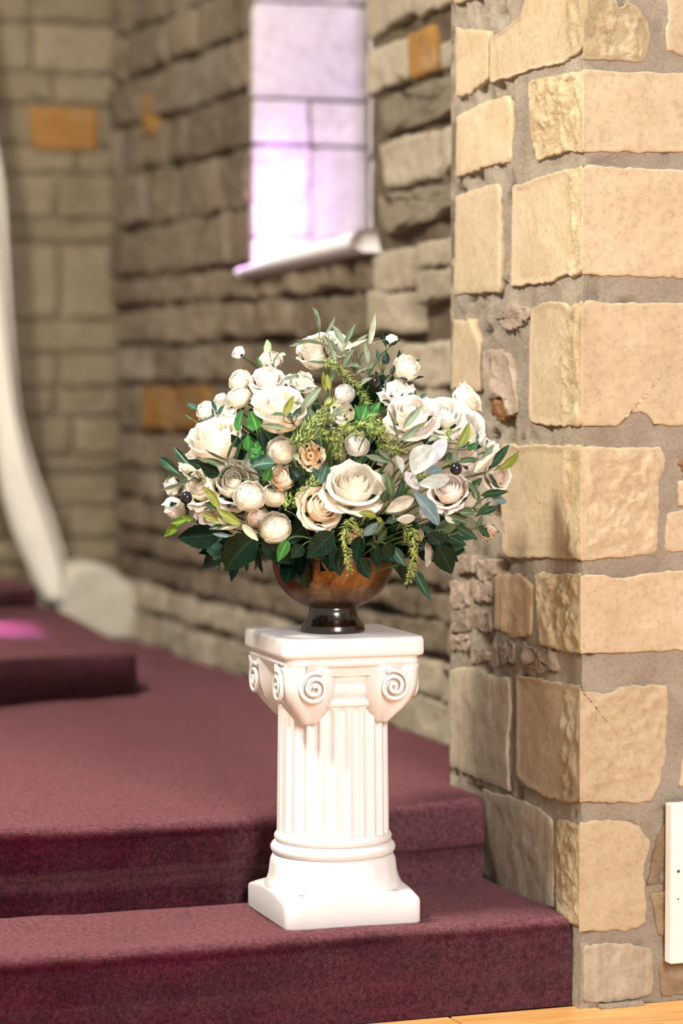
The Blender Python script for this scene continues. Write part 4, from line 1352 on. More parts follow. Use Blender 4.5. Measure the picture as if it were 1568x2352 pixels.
SPRIGS = [
    ["grey olive sprig of thin curling leaves rising highest above the topmost rose", "olive", [-0.5287, 0.0642, 1.3779], [[[-0.5444, 0.0921, 1.4285], [-0.5336, 0.1663, 1.4934], 0.0079, "sage", [-0.222, -0.24, 0.945]], [[-0.5326, 0.0896, 1.4311], [-0.5046, 0.105, 1.4685], 0.0079, "sage", [-0.174, -0.351, 0.92]], [[-0.5455, 0.089, 1.4258], [-0.6075, 0.1034, 1.4073], 0.0119, "sage", [-0.36, -0.417, 0.835]], [[-0.537, 0.0656, 1.4098], [-0.5966, 0.0947, 1.4204], 0.01, "olive", [-0.327, -0.448, 0.832]], [[-0.5338, 0.0902, 1.4311], [-0.5112, 0.052, 1.3888], 0.0111, "olive", [-0.222, -0.529, 0.819]], [[-0.5381, 0.0317, 1.3729], [-0.5911, 0.0505, 1.3782], 0.011, "olive", [-0.336, -0.597, 0.729]], [[-0.5301, 0.0306, 1.3756], [-0.5413, 0.0537, 1.4254], 0.0118, "sage", [-0.24, -0.557, 0.795]], [[-0.5263, 0.0335, 1.3808], [-0.5418, 0.0212, 1.3494], 0.0131, "olive", [-0.26, -0.664, 0.701]]], []],
    ["olive sprig with broad grey-green leaves fanning at the crown", "olive", [-0.4871, 0.0473, 1.36], [[[-0.502, 0.0643, 1.4112], [-0.5158, 0.092, 1.4537], 0.0164, "sage", [-0.163, -0.452, 0.877]], [[-0.4982, 0.0631, 1.4112], [-0.4684, 0.0793, 1.4564], 0.0153, "olive", [-0.09, -0.466, 0.88]], [[-0.5038, 0.0555, 1.4019], [-0.4551, 0.0468, 1.4231], 0.0126, "pale", [-0.091, -0.557, 0.826]], [[-0.4485, 0.0531, 1.4113], [-0.4149, 0.1086, 1.4771], 0.0127, "pale", [0.06, -0.426, 0.903]], [[-0.4716, 0.0666, 1.4206], [-0.4476, 0.0629, 1.4338], 0.0079, "sage", [-0.031, -0.505, 0.862]], [[-0.4453, 0.0541, 1.4126], [-0.4134, 0.0487, 1.4232], 0.0095, "sage", [0.054, -0.544, 0.837]], [[-0.4632, 0.0214, 1.373], [-0.4663, 0.0356, 1.415], 0.0152, "sage", [-0.051, -0.628, 0.777]], [[-0.514, 0.0276, 1.3651], [-0.4876, 0.0312, 1.4071], 0.0136, "olive", [-0.157, -0.634, 0.757]], [[-0.4783, 0.0183, 1.3651], [-0.5127, 0.0236, 1.3677], 0.0126, "sage", [-0.154, -0.693, 0.705]], [[-0.5123, 0.0437, 1.3861], [-0.5298, 0.0611, 1.4203], 0.0121, "olive", [-0.21, -0.559, 0.802]], [[-0.4917, 0.0123, 1.352], [-0.458, 0.0016, 1.3651], 0.012, "sage", [-0.093, -0.724, 0.683]], [[-0.4796, 0.0186, 1.3651], [-0.4883, 0.0292, 1.3992], 0.0079, "dark", [-0.111, -0.656, 0.746]], [[-0.4595, 0.0013, 1.3442], [-0.4885, -0.0017, 1.3285], 0.0157, "sage", [-0.101, -0.775, 0.623]], [[-0.4715, 0.0064, 1.3494], [-0.4576, 0.0063, 1.3756], 0.0157, "olive", [-0.061, -0.718, 0.693]]], []],
    ["olive sprig lying across the upper ivory rose", "olive", [-0.6364, -0.0271, 1.2414], [[[-0.6657, -0.034, 1.2648], [-0.6449, -0.0411, 1.3098], 0.017, "yellowolive", [-0.548, -0.681, 0.485]], [[-0.661, -0.0363, 1.2674], [-0.6913, -0.0256, 1.2699], 0.0093, "olive", [-0.61, -0.665, 0.432]], [[-0.6593, -0.0354, 1.2725], [-0.642, -0.0523, 1.2649], 0.0108, "dark", [-0.543, -0.719, 0.434]], [[-0.6626, -0.0447, 1.2418], [-0.7118, -0.0219, 1.2494], 0.0141, "sage", [-0.642, -0.673, 0.367]], [[-0.6442, -0.0348, 1.2956], [-0.629, -0.0501, 1.2905], 0.0103, "olive", [-0.499, -0.707, 0.502]], [[-0.6291, -0.0503, 1.2828], [-0.5949, -0.0615, 1.3252], 0.0231, "sage", [-0.423, -0.733, 0.533]], [[-0.6503, -0.0447, 1.2649], [-0.6347, -0.0548, 1.2855], 0.0134, "dark", [-0.516, -0.728, 0.452]]], []],
    ["pale sage olive sprig behind the upper ivory rose", "olive", [-0.5655, 0.0276, 1.3155], [[[-0.5777, 0.0062, 1.3261], [-0.6147, 0.0264, 1.3547], 0.0208, "pale", [-0.42, -0.649, 0.634]], [[-0.5968, 0.0302, 1.3468], [-0.6464, 0.0465, 1.3377], 0.0117, "sage", [-0.494, -0.591, 0.638]], [[-0.5648, -0.0042, 1.3183], [-0.569, 0.0033, 1.3573], 0.0135, "yellowolive", [-0.338, -0.701, 0.627]], [[-0.5562, -0.0071, 1.3196], [-0.5611, -0.0017, 1.3521], 0.0135, "yellowolive", [-0.316, -0.716, 0.622]], [[-0.56, -0.0292, 1.2667], [-0.5299, -0.0434, 1.2823], 0.0207, "sage", [-0.29, -0.843, 0.454]], [[-0.603, -0.0029, 1.2821], [-0.5877, -0.0219, 1.2512], 0.0156, "olive", [-0.439, -0.788, 0.431]], [[-0.5553, -0.0008, 1.3313], [-0.5392, -0.0021, 1.3651], 0.0117, "olive", [-0.281, -0.701, 0.656]]], []],
    ["glossy dark olive sprig sticking out lowest over the side edge, paired leaves", "olive", [-0.7673, 0.1748, 1.1435], [[[-0.8052, 0.2264, 1.1415], [-0.8323, 0.2947, 1.1772], 0.0203, "dark", [-0.986, 0.129, 0.11]], [[-0.7917, 0.1836, 1.1588], [-0.8174, 0.2359, 1.2027], 0.0164, "dark", [-0.982, -0.066, 0.175]], [[-0.7866, 0.1689, 1.1513], [-0.8165, 0.2068, 1.1689], 0.0137, "pale", [-0.983, -0.142, 0.12]], [[-0.7932, 0.1836, 1.1323], [-0.8117, 0.2043, 1.1583], 0.0122, "pale", [-0.988, -0.134, 0.079]], [[-0.7947, 0.1878, 1.1348], [-0.8127, 0.2062, 1.129], 0.0101, "dark", [-0.991, -0.127, 0.042]], [[-0.804, 0.2211, 1.1417], [-0.8204, 0.2879, 1.1221], 0.0123, "sage", [-0.998, 0.055, 0.039]], [[-0.7917, 0.1795, 1.1324], [-0.8342, 0.2744, 1.1053], 0.009, "sage", [-1.0, -0.011, 0.001]]], []],
    ["thin dark olive twig curving over the tall half-open rose", "olive", [-0.738, 0.0887, 1.1596], [[[-0.7519, 0.0686, 1.1751], [-0.7298, 0.052, 1.2326], 0.0068, "olive", [-0.826, -0.505, 0.248]], [[-0.75, 0.066, 1.1752], [-0.7916, 0.0988, 1.1981], 0.0068, "olive", [-0.895, -0.401, 0.197]], [[-0.7383, 0.0514, 1.1755], [-0.7266, 0.0408, 1.2198], 0.0114, "dark", [-0.804, -0.547, 0.232]], [[-0.7542, 0.07, 1.1647], [-0.796, 0.1023, 1.1798], 0.0136, "olive", [-0.907, -0.391, 0.156]], [[-0.7247, 0.0345, 1.1654], [-0.719, 0.0265, 1.1994], 0.0104, "olive", [-0.778, -0.599, 0.19]]], []],
    ["yellow-olive sprig in front of the lower rose cluster", "olive", [-0.7306, 0.0687, 1.0488], [[[-0.7687, 0.0681, 1.0787], [-0.7966, 0.0831, 1.1241], 0.0198, "yellowolive", [-0.919, -0.39, -0.061]], [[-0.7341, 0.0356, 1.0458], [-0.7786, 0.0581, 1.0793], 0.0203, "yellowolive", [-0.851, -0.488, -0.193]], [[-0.774, 0.0773, 1.0762], [-0.794, 0.0873, 1.0887], 0.0146, "dark", [-0.921, -0.369, -0.126]], [[-0.7603, 0.069, 1.0472], [-0.8008, 0.0963, 1.0674], 0.0136, "yellowolive", [-0.908, -0.361, -0.212]], [[-0.7547, 0.0608, 1.0475], [-0.7743, 0.0677, 1.0605], 0.012, "pale", [-0.872, -0.436, -0.222]], [[-0.7351, 0.0367, 1.0457], [-0.771, 0.0611, 1.0353], 0.0088, "pale", [-0.839, -0.474, -0.269]], [[-0.7616, 0.0733, 1.043], [-0.785, 0.0904, 1.0347], 0.012, "dark", [-0.889, -0.367, -0.274]], [[-0.7323, 0.0328, 1.0472], [-0.703, 0.014, 1.0139], 0.0171, "pale", [-0.753, -0.585, -0.302]], [[-0.7475, 0.0664, 1.0209], [-0.7783, 0.0856, 1.0257], 0.0099, "bluegrey", [-0.861, -0.389, -0.327]]], [[-0.8157, 0.1461, 1.0976]]],
    ["olive sprig reaching outermost over the stone pier, bright tip leaf", "olive", [-0.2126, 0.0042, 1.1379], [[[-0.2013, -0.0077, 1.1553], [-0.1419, 0.0363, 1.2029], 0.0191, "dark", [0.787, -0.594, 0.168]], [[-0.1843, 0.005, 1.152], [-0.1168, 0.0366, 1.1892], 0.0192, "yellowolive", [0.837, -0.53, 0.139]], [[-0.2319, -0.0255, 1.1669], [-0.1976, -0.0156, 1.206], 0.0164, "sage", [0.662, -0.724, 0.193]], [[-0.2509, -0.0368, 1.1463], [-0.1952, -0.0236, 1.1903], 0.019, "pale", [0.639, -0.756, 0.143]], [[-0.2058, -0.0116, 1.1449], [-0.1844, -0.0089, 1.1125], 0.0165, "dark", [0.712, -0.701, 0.033]], [[-0.1798, 0.0088, 1.1519], [-0.2124, -0.0067, 1.1421], 0.0091, "pale", [0.69, -0.719, 0.085]]], []],
    ["green olive sprig above the black olive", "olive", [-0.2831, -0.0355, 1.1717], [[[-0.2994, -0.0607, 1.2002], [-0.2687, -0.0549, 1.2536], 0.0215, "yellowolive", [0.478, -0.822, 0.309]], [[-0.2873, -0.0556, 1.2052], [-0.2523, -0.0533, 1.2285], 0.0163, "pale", [0.519, -0.807, 0.28]], [[-0.3013, -0.0655, 1.1716], [-0.2503, -0.0658, 1.1776], 0.0131, "olive", [0.5, -0.851, 0.163]], [[-0.3078, -0.0678, 1.1691], [-0.3076, -0.0705, 1.2032], 0.0188, "sage", [0.398, -0.896, 0.198]], [[-0.3281, -0.0723, 1.1747], [-0.3214, -0.0767, 1.193], 0.0136, "dark", [0.349, -0.917, 0.193]], [[-0.25, -0.0412, 1.1966], [-0.2463, -0.0389, 1.2387], 0.009, "dark", [0.578, -0.767, 0.281]], [[-0.2944, -0.0591, 1.2001], [-0.2697, -0.061, 1.2131], 0.011, "dark", [0.48, -0.84, 0.253]], [[-0.3677, -0.0729, 1.2142], [-0.3448, -0.0788, 1.2272], 0.013, "sage", [0.262, -0.918, 0.297]]], [[-0.3078, -0.0769, 1.1581]]],
    ["olive twig with two grey leaves standing before the wide blush-white rose", "olive", [-0.4368, -0.0842, 1.2173], [[[-0.4368, -0.1069, 1.2414], [-0.3923, -0.1097, 1.2902], 0.017, "sage", [0.142, -0.895, 0.423]], [[-0.4444, -0.1122, 1.2184], [-0.3896, -0.1207, 1.2555], 0.0175, "sage", [0.131, -0.931, 0.342]], [[-0.4516, -0.1057, 1.2441], [-0.4678, -0.1012, 1.2853], 0.0072, "olive", [0.003, -0.907, 0.422]], [[-0.4492, -0.1103, 1.2261], [-0.4598, -0.109, 1.2622], 0.0072, "olive", [0.016, -0.931, 0.364]]], []],
    ["green olive sprig between the largest ivory rose and the fuzzy leaves", "olive", [-0.4372, -0.0486, 1.1027], [[[-0.4472, -0.0766, 1.1033], [-0.4622, -0.0795, 1.1581], 0.0187, "olive", [-0.044, -0.998, 0.048]], [[-0.4414, -0.0763, 1.0954], [-0.4285, -0.0859, 1.1423], 0.0161, "dark", [0.015, -1.0, 0.008]], [[-0.4304, -0.0766, 1.0927], [-0.4279, -0.0842, 1.1163], 0.0135, "olive", [0.031, -0.999, -0.042]], [[-0.4515, -0.0736, 1.0825], [-0.4386, -0.0833, 1.0944], 0.0119, "pale", [-0.015, -0.995, -0.097]], [[-0.4469, -0.0758, 1.1733], [-0.5043, -0.0665, 1.1866], 0.0207, "sage", [-0.103, -0.977, 0.188]], [[-0.4494, -0.075, 1.1785], [-0.479, -0.0726, 1.1995], 0.0155, "sage", [-0.067, -0.975, 0.213]], [[-0.4693, -0.073, 1.0931], [-0.4605, -0.0824, 1.1193], 0.013, "dark", [-0.073, -0.997, -0.036]], [[-0.4255, -0.0782, 1.1056], [-0.455, -0.0756, 1.0723], 0.0156, "dark", [-0.004, -0.995, -0.095]]], []],
    ["short olive sprig below the largest ivory rose", "olive", [-0.4703, -0.0359, 1.0537], [[[-0.4778, -0.0661, 1.0618], [-0.5153, -0.0628, 1.0727], 0.0161, "yellowolive", [-0.169, -0.971, -0.169]], [[-0.465, -0.0653, 1.0511], [-0.4803, -0.069, 1.062], 0.0114, "yellowolive", [-0.098, -0.974, -0.205]], [[-0.4995, -0.0503, 1.0237], [-0.4743, -0.0679, 1.0515], 0.0187, "bluegrey", [-0.14, -0.953, -0.27]], [[-0.4792, -0.0552, 1.0262], [-0.4613, -0.0703, 1.0539], 0.0135, "olive", [-0.092, -0.961, -0.262]], [[-0.4569, -0.0659, 1.0497], [-0.4288, -0.0797, 1.0642], 0.0161, "dark", [-0.009, -0.979, -0.204]], [[-0.4679, -0.0512, 1.0114], [-0.4539, -0.0653, 1.0353], 0.0146, "dark", [-0.065, -0.946, -0.319]]], []],
    ["dark olive sprig low at the outer edge with one long taupe leaf", "olive", [-0.2406, 0.0074, 1.0518], [[[-0.228, -0.0101, 1.0598], [-0.1814, -0.0023, 1.0747], 0.0165, "dark", [0.674, -0.719, -0.169]], [[-0.2383, -0.0142, 1.0549], [-0.2047, -0.0162, 1.089], 0.0154, "dark", [0.62, -0.77, -0.152]], [[-0.2284, -0.0177, 1.1001], [-0.1535, 0.0121, 1.1057], 0.0164, "dark", [0.716, -0.697, -0.05]], [[-0.1962, 0.0105, 1.0583], [-0.1432, 0.0521, 1.0121], 0.0219, "taupe", [0.786, -0.553, -0.277]], [[-0.3222, -0.0446, 1.0606], [-0.2567, -0.0445, 1.0435], 0.0137, "olive", [0.427, -0.877, -0.219]], [[-0.2909, -0.0306, 1.0395], [-0.235, -0.0204, 1.0074], 0.019, "dark", [0.505, -0.804, -0.315]], [[-0.2343, -0.0048, 1.0331], [-0.2235, -0.013, 1.0599], 0.0149, "olive", [0.592, -0.771, -0.236]], [[-0.3193, -0.0443, 1.0618], [-0.2978, -0.0474, 1.0445], 0.0137, "pale", [0.365, -0.906, -0.214]], [[-0.2646, -0.0355, 1.1304], [-0.2341, -0.0347, 1.0823], 0.0164, "olive", [0.541, -0.84, -0.036]], [[-0.2279, -0.0032, 1.0382], [-0.1955, 0.0117, 1.01], 0.0192, "dark", [0.653, -0.69, -0.312]], [[-0.2609, -0.0335, 1.1092], [-0.2331, -0.0353, 1.1379], 0.0185, "dark", [0.548, -0.836, 0.022]], [[-0.2691, -0.0328, 1.0775], [-0.2486, -0.0385, 1.1092], 0.0211, "taupe", [0.509, -0.857, -0.079]], [[-0.2847, -0.0362, 1.0674], [-0.2485, -0.0384, 1.0669], 0.0158, "olive", [0.49, -0.855, -0.168]], [[-0.1979, -0.0001, 1.1122], [-0.2165, -0.0097, 1.1368], 0.016, "dark", [0.652, -0.758, 0.025]]], []],
    ["lamb's ear sprig with big fuzzy silver leaves beside the blush pink rose", "lamb", [-0.4138, -0.0742, 1.1123], [[[-0.4127, -0.1023, 1.1479], [-0.3738, -0.1092, 1.2085], 0.0517, "silver", [0.172, -0.969, 0.177]], [[-0.384, -0.0999, 1.1604], [-0.3409, -0.1036, 1.2223], 0.0324, "lilacgrey", [0.265, -0.94, 0.213]], [[-0.4348, -0.102, 1.1507], [-0.4493, -0.1035, 1.1871], 0.0232, "silver", [0.023, -0.988, 0.153]], [[-0.3986, -0.1018, 1.1179], [-0.4308, -0.1024, 1.1546], 0.0233, "lilacgrey", [0.098, -0.993, 0.06]], [[-0.4016, -0.1022, 1.1283], [-0.3363, -0.1134, 1.1408], 0.0298, "silver", [0.243, -0.968, 0.053]], [[-0.4126, -0.1021, 1.1142], [-0.3561, -0.1074, 1.0461], 0.0491, "bluegrey", [0.195, -0.972, -0.13]], [[-0.4678, -0.0943, 1.0734], [-0.4141, -0.113, 1.1018], 0.0284, "taupe", [0.025, -0.994, -0.104]], [[-0.445, -0.0927, 1.0574], [-0.4084, -0.1057, 1.0625], 0.0194, "taupe", [0.066, -0.978, -0.199]], [[-0.3842, -0.1006, 1.1501], [-0.3513, -0.1088, 1.1603], 0.0207, "bluegrey", [0.245, -0.963, 0.112]], [[-0.3971, -0.0981, 1.0827], [-0.377, -0.1039, 1.0619], 0.0285, "lilacgrey", [0.183, -0.97, -0.157]]], []],
    ["lamb's ear leaves hanging pale beside the trailing needles", "lamb", [-0.3528, 0.0196, 1.008], [[[-0.3459, -0.0051, 1.0061], [-0.3385, 0.0062, 0.9509], 0.0312, "taupe", [0.237, -0.856, -0.459]], [[-0.3653, -0.018, 1.0363], [-0.3625, -0.0183, 1.0073], 0.0211, "taupe", [0.169, -0.934, -0.314]]], []],
    ["blue-grey lamb's ear leaves behind the outer dark olive leaves", "lamb", [-0.1907, 0.0324, 1.0954], [[[-0.1931, 0.0111, 1.0956], [-0.1491, 0.0321, 1.0833], 0.0219, "bluegrey", [0.762, -0.641, -0.094]], [[-0.2115, 0.0051, 1.0641], [-0.1973, 0.0013, 1.0854], 0.016, "silver", [0.656, -0.742, -0.141]], [[-0.211, 0.003, 1.0749], [-0.2017, -0.0021, 1.1017], 0.0187, "silver", [0.649, -0.755, -0.095]]], []],
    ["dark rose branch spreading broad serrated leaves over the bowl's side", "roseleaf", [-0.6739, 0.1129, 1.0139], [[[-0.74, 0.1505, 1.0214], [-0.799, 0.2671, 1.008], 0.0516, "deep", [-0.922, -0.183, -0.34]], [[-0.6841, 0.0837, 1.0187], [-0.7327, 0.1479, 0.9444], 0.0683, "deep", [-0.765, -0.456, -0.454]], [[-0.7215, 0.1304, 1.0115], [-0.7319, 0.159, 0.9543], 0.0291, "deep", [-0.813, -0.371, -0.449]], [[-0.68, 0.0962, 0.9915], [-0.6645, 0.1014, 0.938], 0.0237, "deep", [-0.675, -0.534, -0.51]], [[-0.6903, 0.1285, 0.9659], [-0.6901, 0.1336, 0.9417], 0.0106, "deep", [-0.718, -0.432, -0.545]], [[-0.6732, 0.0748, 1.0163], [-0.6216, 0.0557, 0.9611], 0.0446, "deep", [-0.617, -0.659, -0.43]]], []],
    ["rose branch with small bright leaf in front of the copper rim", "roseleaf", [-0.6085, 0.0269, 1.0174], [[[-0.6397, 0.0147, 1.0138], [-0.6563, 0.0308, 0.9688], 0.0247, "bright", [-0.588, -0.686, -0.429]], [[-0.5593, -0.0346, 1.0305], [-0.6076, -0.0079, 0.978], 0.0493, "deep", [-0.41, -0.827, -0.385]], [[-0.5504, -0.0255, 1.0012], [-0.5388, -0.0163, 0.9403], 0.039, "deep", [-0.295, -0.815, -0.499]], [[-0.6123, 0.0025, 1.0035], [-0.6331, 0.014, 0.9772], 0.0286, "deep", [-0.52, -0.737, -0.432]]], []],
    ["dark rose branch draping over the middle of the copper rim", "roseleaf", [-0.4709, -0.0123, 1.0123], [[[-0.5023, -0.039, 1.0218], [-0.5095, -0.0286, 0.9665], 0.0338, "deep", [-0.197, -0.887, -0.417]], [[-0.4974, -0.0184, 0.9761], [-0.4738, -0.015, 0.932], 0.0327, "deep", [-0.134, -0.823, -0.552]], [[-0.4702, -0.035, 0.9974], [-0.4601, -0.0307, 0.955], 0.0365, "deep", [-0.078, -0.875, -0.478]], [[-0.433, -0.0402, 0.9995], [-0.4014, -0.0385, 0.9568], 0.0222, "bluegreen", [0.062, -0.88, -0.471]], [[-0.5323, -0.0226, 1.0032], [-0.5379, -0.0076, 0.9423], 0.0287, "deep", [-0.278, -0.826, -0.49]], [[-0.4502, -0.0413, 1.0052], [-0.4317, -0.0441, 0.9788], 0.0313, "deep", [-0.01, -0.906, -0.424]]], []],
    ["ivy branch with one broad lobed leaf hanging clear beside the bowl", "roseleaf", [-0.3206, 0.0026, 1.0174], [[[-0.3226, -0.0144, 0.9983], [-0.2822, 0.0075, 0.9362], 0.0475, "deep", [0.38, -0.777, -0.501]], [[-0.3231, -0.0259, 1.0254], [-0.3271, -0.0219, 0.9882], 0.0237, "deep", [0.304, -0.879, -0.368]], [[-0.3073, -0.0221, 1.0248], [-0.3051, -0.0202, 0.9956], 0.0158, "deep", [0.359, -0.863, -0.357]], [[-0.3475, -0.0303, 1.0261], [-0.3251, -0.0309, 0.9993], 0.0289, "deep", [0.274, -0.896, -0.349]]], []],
    ["lowest hanging branch with long pointed leaf pointing down", "roseleaf", [-0.3704, 0.0238, 0.9629], [[[-0.366, 0.0087, 0.9475], [-0.3084, 0.0561, 0.8758], 0.0233, "bluegreen", [0.282, -0.672, -0.685]], [[-0.3813, 0.0132, 0.9396], [-0.3764, 0.0255, 0.9027], 0.0095, "deep", [0.157, -0.739, -0.655]], [[-0.3961, -0.0029, 0.9622], [-0.3898, 0.0058, 0.9244], 0.0237, "deep", [0.113, -0.805, -0.582]]], []],
    ["bright green rose foliage between the two upper ivory roses", "roseleaf", [-0.699, 0.0929, 1.2082], [[[-0.7231, 0.0899, 1.2344], [-0.7133, 0.0856, 1.2789], 0.0367, "bright", [-0.779, -0.485, 0.397]], [[-0.6924, 0.0575, 1.2374], [-0.7033, 0.066, 1.2765], 0.0365, "bright", [-0.724, -0.562, 0.4]], [[-0.7099, 0.0628, 1.1957], [-0.7106, 0.0607, 1.2297], 0.0222, "bright", [-0.766, -0.58, 0.277]], [[-0.6986, 0.0553, 1.2114], [-0.6853, 0.0377, 1.1883], 0.0287, "bright", [-0.724, -0.646, 0.242]], [[-0.7065, 0.0566, 1.1828], [-0.6873, 0.0399, 1.2065], 0.0248, "bright", [-0.736, -0.637, 0.227]], [[-0.7216, 0.0775, 1.2032], [-0.7379, 0.0865, 1.2293], 0.0261, "deep", [-0.814, -0.505, 0.285]], [[-0.6863, 0.0509, 1.2349], [-0.6806, 0.0354, 1.1935], 0.0156, "deep", [-0.699, -0.656, 0.283]]], []],
    ["blue-green rose leaves above the small ranunculus pair", "roseleaf", [-0.6711, 0.0637, 1.1506], [[[-0.6651, 0.0245, 1.1703], [-0.7116, 0.0453, 1.1623], 0.039, "bluegreen", [-0.715, -0.683, 0.149]], [[-0.6819, 0.0357, 1.1337], [-0.6732, 0.0247, 1.1652], 0.0221, "bright", [-0.691, -0.715, 0.102]], [[-0.7536, 0.1154, 1.1448], [-0.7889, 0.1432, 1.168], 0.0315, "deep", [-0.925, -0.363, 0.115]], [[-0.685, 0.0387, 1.1466], [-0.6959, 0.039, 1.1598], 0.0182, "bluegreen", [-0.724, -0.681, 0.112]]], []],
    ["small bright lobed green leaf at the low outer edge", "roseleaf", [-0.7739, 0.2468, 1.0496], [[[-0.7908, 0.2755, 1.037], [-0.8114, 0.3249, 1.0064], 0.0178, "lime", [-0.948, 0.1, -0.303]], [[-0.7841, 0.2234, 1.0503], [-0.8039, 0.2973, 1.0362], 0.016, "lime", [-0.969, 0.003, -0.246]], [[-0.7823, 0.2201, 1.0478], [-0.7996, 0.2367, 1.0553], 0.016, "lime", [-0.971, -0.099, -0.219]]], []],
    ["pale eucalyptus-like leaf pair behind the green-collared bud", "roseleaf", [-0.6202, 0.1723, 1.3782], [[[-0.6286, 0.1652, 1.3957], [-0.629, 0.1805, 1.4238], 0.024, "palegreen", [-0.525, -0.263, 0.81]], [[-0.6159, 0.1445, 1.3904], [-0.6038, 0.1308, 1.3916], 0.0186, "palegreen", [-0.493, -0.414, 0.765]], [[-0.6505, 0.1583, 1.3705], [-0.6566, 0.1653, 1.3864], 0.0069, "bright", [-0.605, -0.322, 0.728]]], []],
    ["teal green leaves around the small white ranunculus at the edge", "roseleaf", [-0.7425, 0.2387, 1.2597], [[[-0.7599, 0.2593, 1.2781], [-0.7703, 0.2896, 1.2899], 0.0156, "bluegreen", [-0.889, 0.04, 0.457]], [[-0.7355, 0.1895, 1.2749], [-0.745, 0.2035, 1.3014], 0.0122, "bluegreen", [-0.848, -0.229, 0.478]], [[-0.7341, 0.1807, 1.2671], [-0.7245, 0.1713, 1.2884], 0.0186, "bluegreen", [-0.832, -0.32, 0.453]], [[-0.7411, 0.1895, 1.2617], [-0.745, 0.1947, 1.2855], 0.0133, "bluegreen", [-0.862, -0.255, 0.439]], [[-0.7767, 0.237, 1.2103], [-0.7876, 0.247, 1.2155], 0.0134, "bluegreen", [-0.958, -0.098, 0.268]], [[-0.7682, 0.2553, 1.2554], [-0.779, 0.2797, 1.2685], 0.0059, "olive", [-0.917, 0.01, 0.398]]], []],
    ["vivid green lobed leaf beside the tipped white ranunculus", "roseleaf", [-0.4943, -0.0239, 1.2492], [[[-0.5076, -0.0493, 1.2563], [-0.5175, -0.0463, 1.29], 0.0246, "bright", [-0.196, -0.872, 0.45]], [[-0.5035, -0.0495, 1.2589], [-0.4906, -0.0519, 1.2977], 0.0259, "bright", [-0.149, -0.873, 0.464]], [[-0.4987, -0.0514, 1.2563], [-0.4659, -0.0585, 1.2964], 0.0259, "bright", [-0.106, -0.883, 0.458]], [[-0.5058, -0.0521, 1.2486], [-0.5184, -0.0524, 1.2616], 0.0155, "bright", [-0.198, -0.895, 0.399]]], []],
    ["small rose leaves on the stalk of the tiny white bud", "roseleaf", [-0.4155, 0.0461, 1.36], [[[-0.4237, 0.0253, 1.3704], [-0.42, 0.0315, 1.3994], 0.0163, "deep", [0.058, -0.658, 0.751]], [[-0.4361, 0.032, 1.3783], [-0.4374, 0.0377, 1.4033], 0.0105, "bluegreen", [0.015, -0.641, 0.767]], [[-0.4166, 0.0107, 1.3494], [-0.4081, 0.011, 1.3704], 0.0105, "deep", [0.079, -0.725, 0.684]], [[-0.4102, 0.057, 1.4075], [-0.4169, 0.0768, 1.4447], 0.0095, "deep", [0.095, -0.507, 0.857]], [[-0.4016, 0.0574, 1.4075], [-0.3739, 0.0592, 1.4235], 0.0106, "deep", [0.165, -0.537, 0.827]]], []],
    ["dark rose leaves in the gap below the upper ivory rose", "roseleaf", [-0.5747, 0.0421, 1.1591], [[[-0.6095, 0.026, 1.1356], [-0.6325, 0.0313, 1.1645], 0.0287, "deep", [-0.565, -0.818, 0.108]], [[-0.5957, 0.0182, 1.1253], [-0.6119, 0.0192, 1.1464], 0.0313, "deep", [-0.518, -0.853, 0.069]], [[-0.5596, 0.0029, 1.1671], [-0.5764, 0.0023, 1.1256], 0.0261, "bluegreen", [-0.418, -0.903, 0.099]], [[-0.6178, 0.0339, 1.1773], [-0.6124, 0.0256, 1.1905], 0.0157, "palegreen", [-0.547, -0.812, 0.203]], [[-0.5768, 0.0089, 1.1384], [-0.5882, 0.0078, 1.1621], 0.0156, "bluegreen", [-0.458, -0.882, 0.11]], [[-0.5352, 0.0089, 1.2477], [-0.5573, 0.009, 1.2348], 0.0313, "deep", [-0.348, -0.864, 0.364]]], [[-0.547, 0.0004, 1.2402]]],
    ["dark green leaves under the shoulder roses beside the needles", "roseleaf", [-0.2777, 0.0132, 1.1882], [[[-0.3358, -0.0213, 1.2074], [-0.3646, -0.0226, 1.2209], 0.0289, "deep", [0.212, -0.935, 0.284]], [[-0.2387, 0.0065, 1.2032], [-0.2164, 0.0047, 1.2004], 0.016, "deep", [0.576, -0.781, 0.241]], [[-0.2535, -0.0014, 1.1956], [-0.2246, -0.0012, 1.2086], 0.0133, "bright", [0.545, -0.803, 0.242]], [[-0.3679, 0.0051, 1.302], [-0.3656, 0.0039, 1.3204], 0.0084, "bluegreen", [0.181, -0.815, 0.55]], [[-0.3531, 0.0066, 1.3019], [-0.3405, 0.0027, 1.3124], 0.009, "bluegreen", [0.238, -0.808, 0.538]], [[-0.4628, -0.0226, 1.1903], [-0.4424, -0.0352, 1.167], 0.0287, "deep", [-0.084, -0.978, 0.188]]], [[-0.4527, 0.0162, 1.3376]]]]
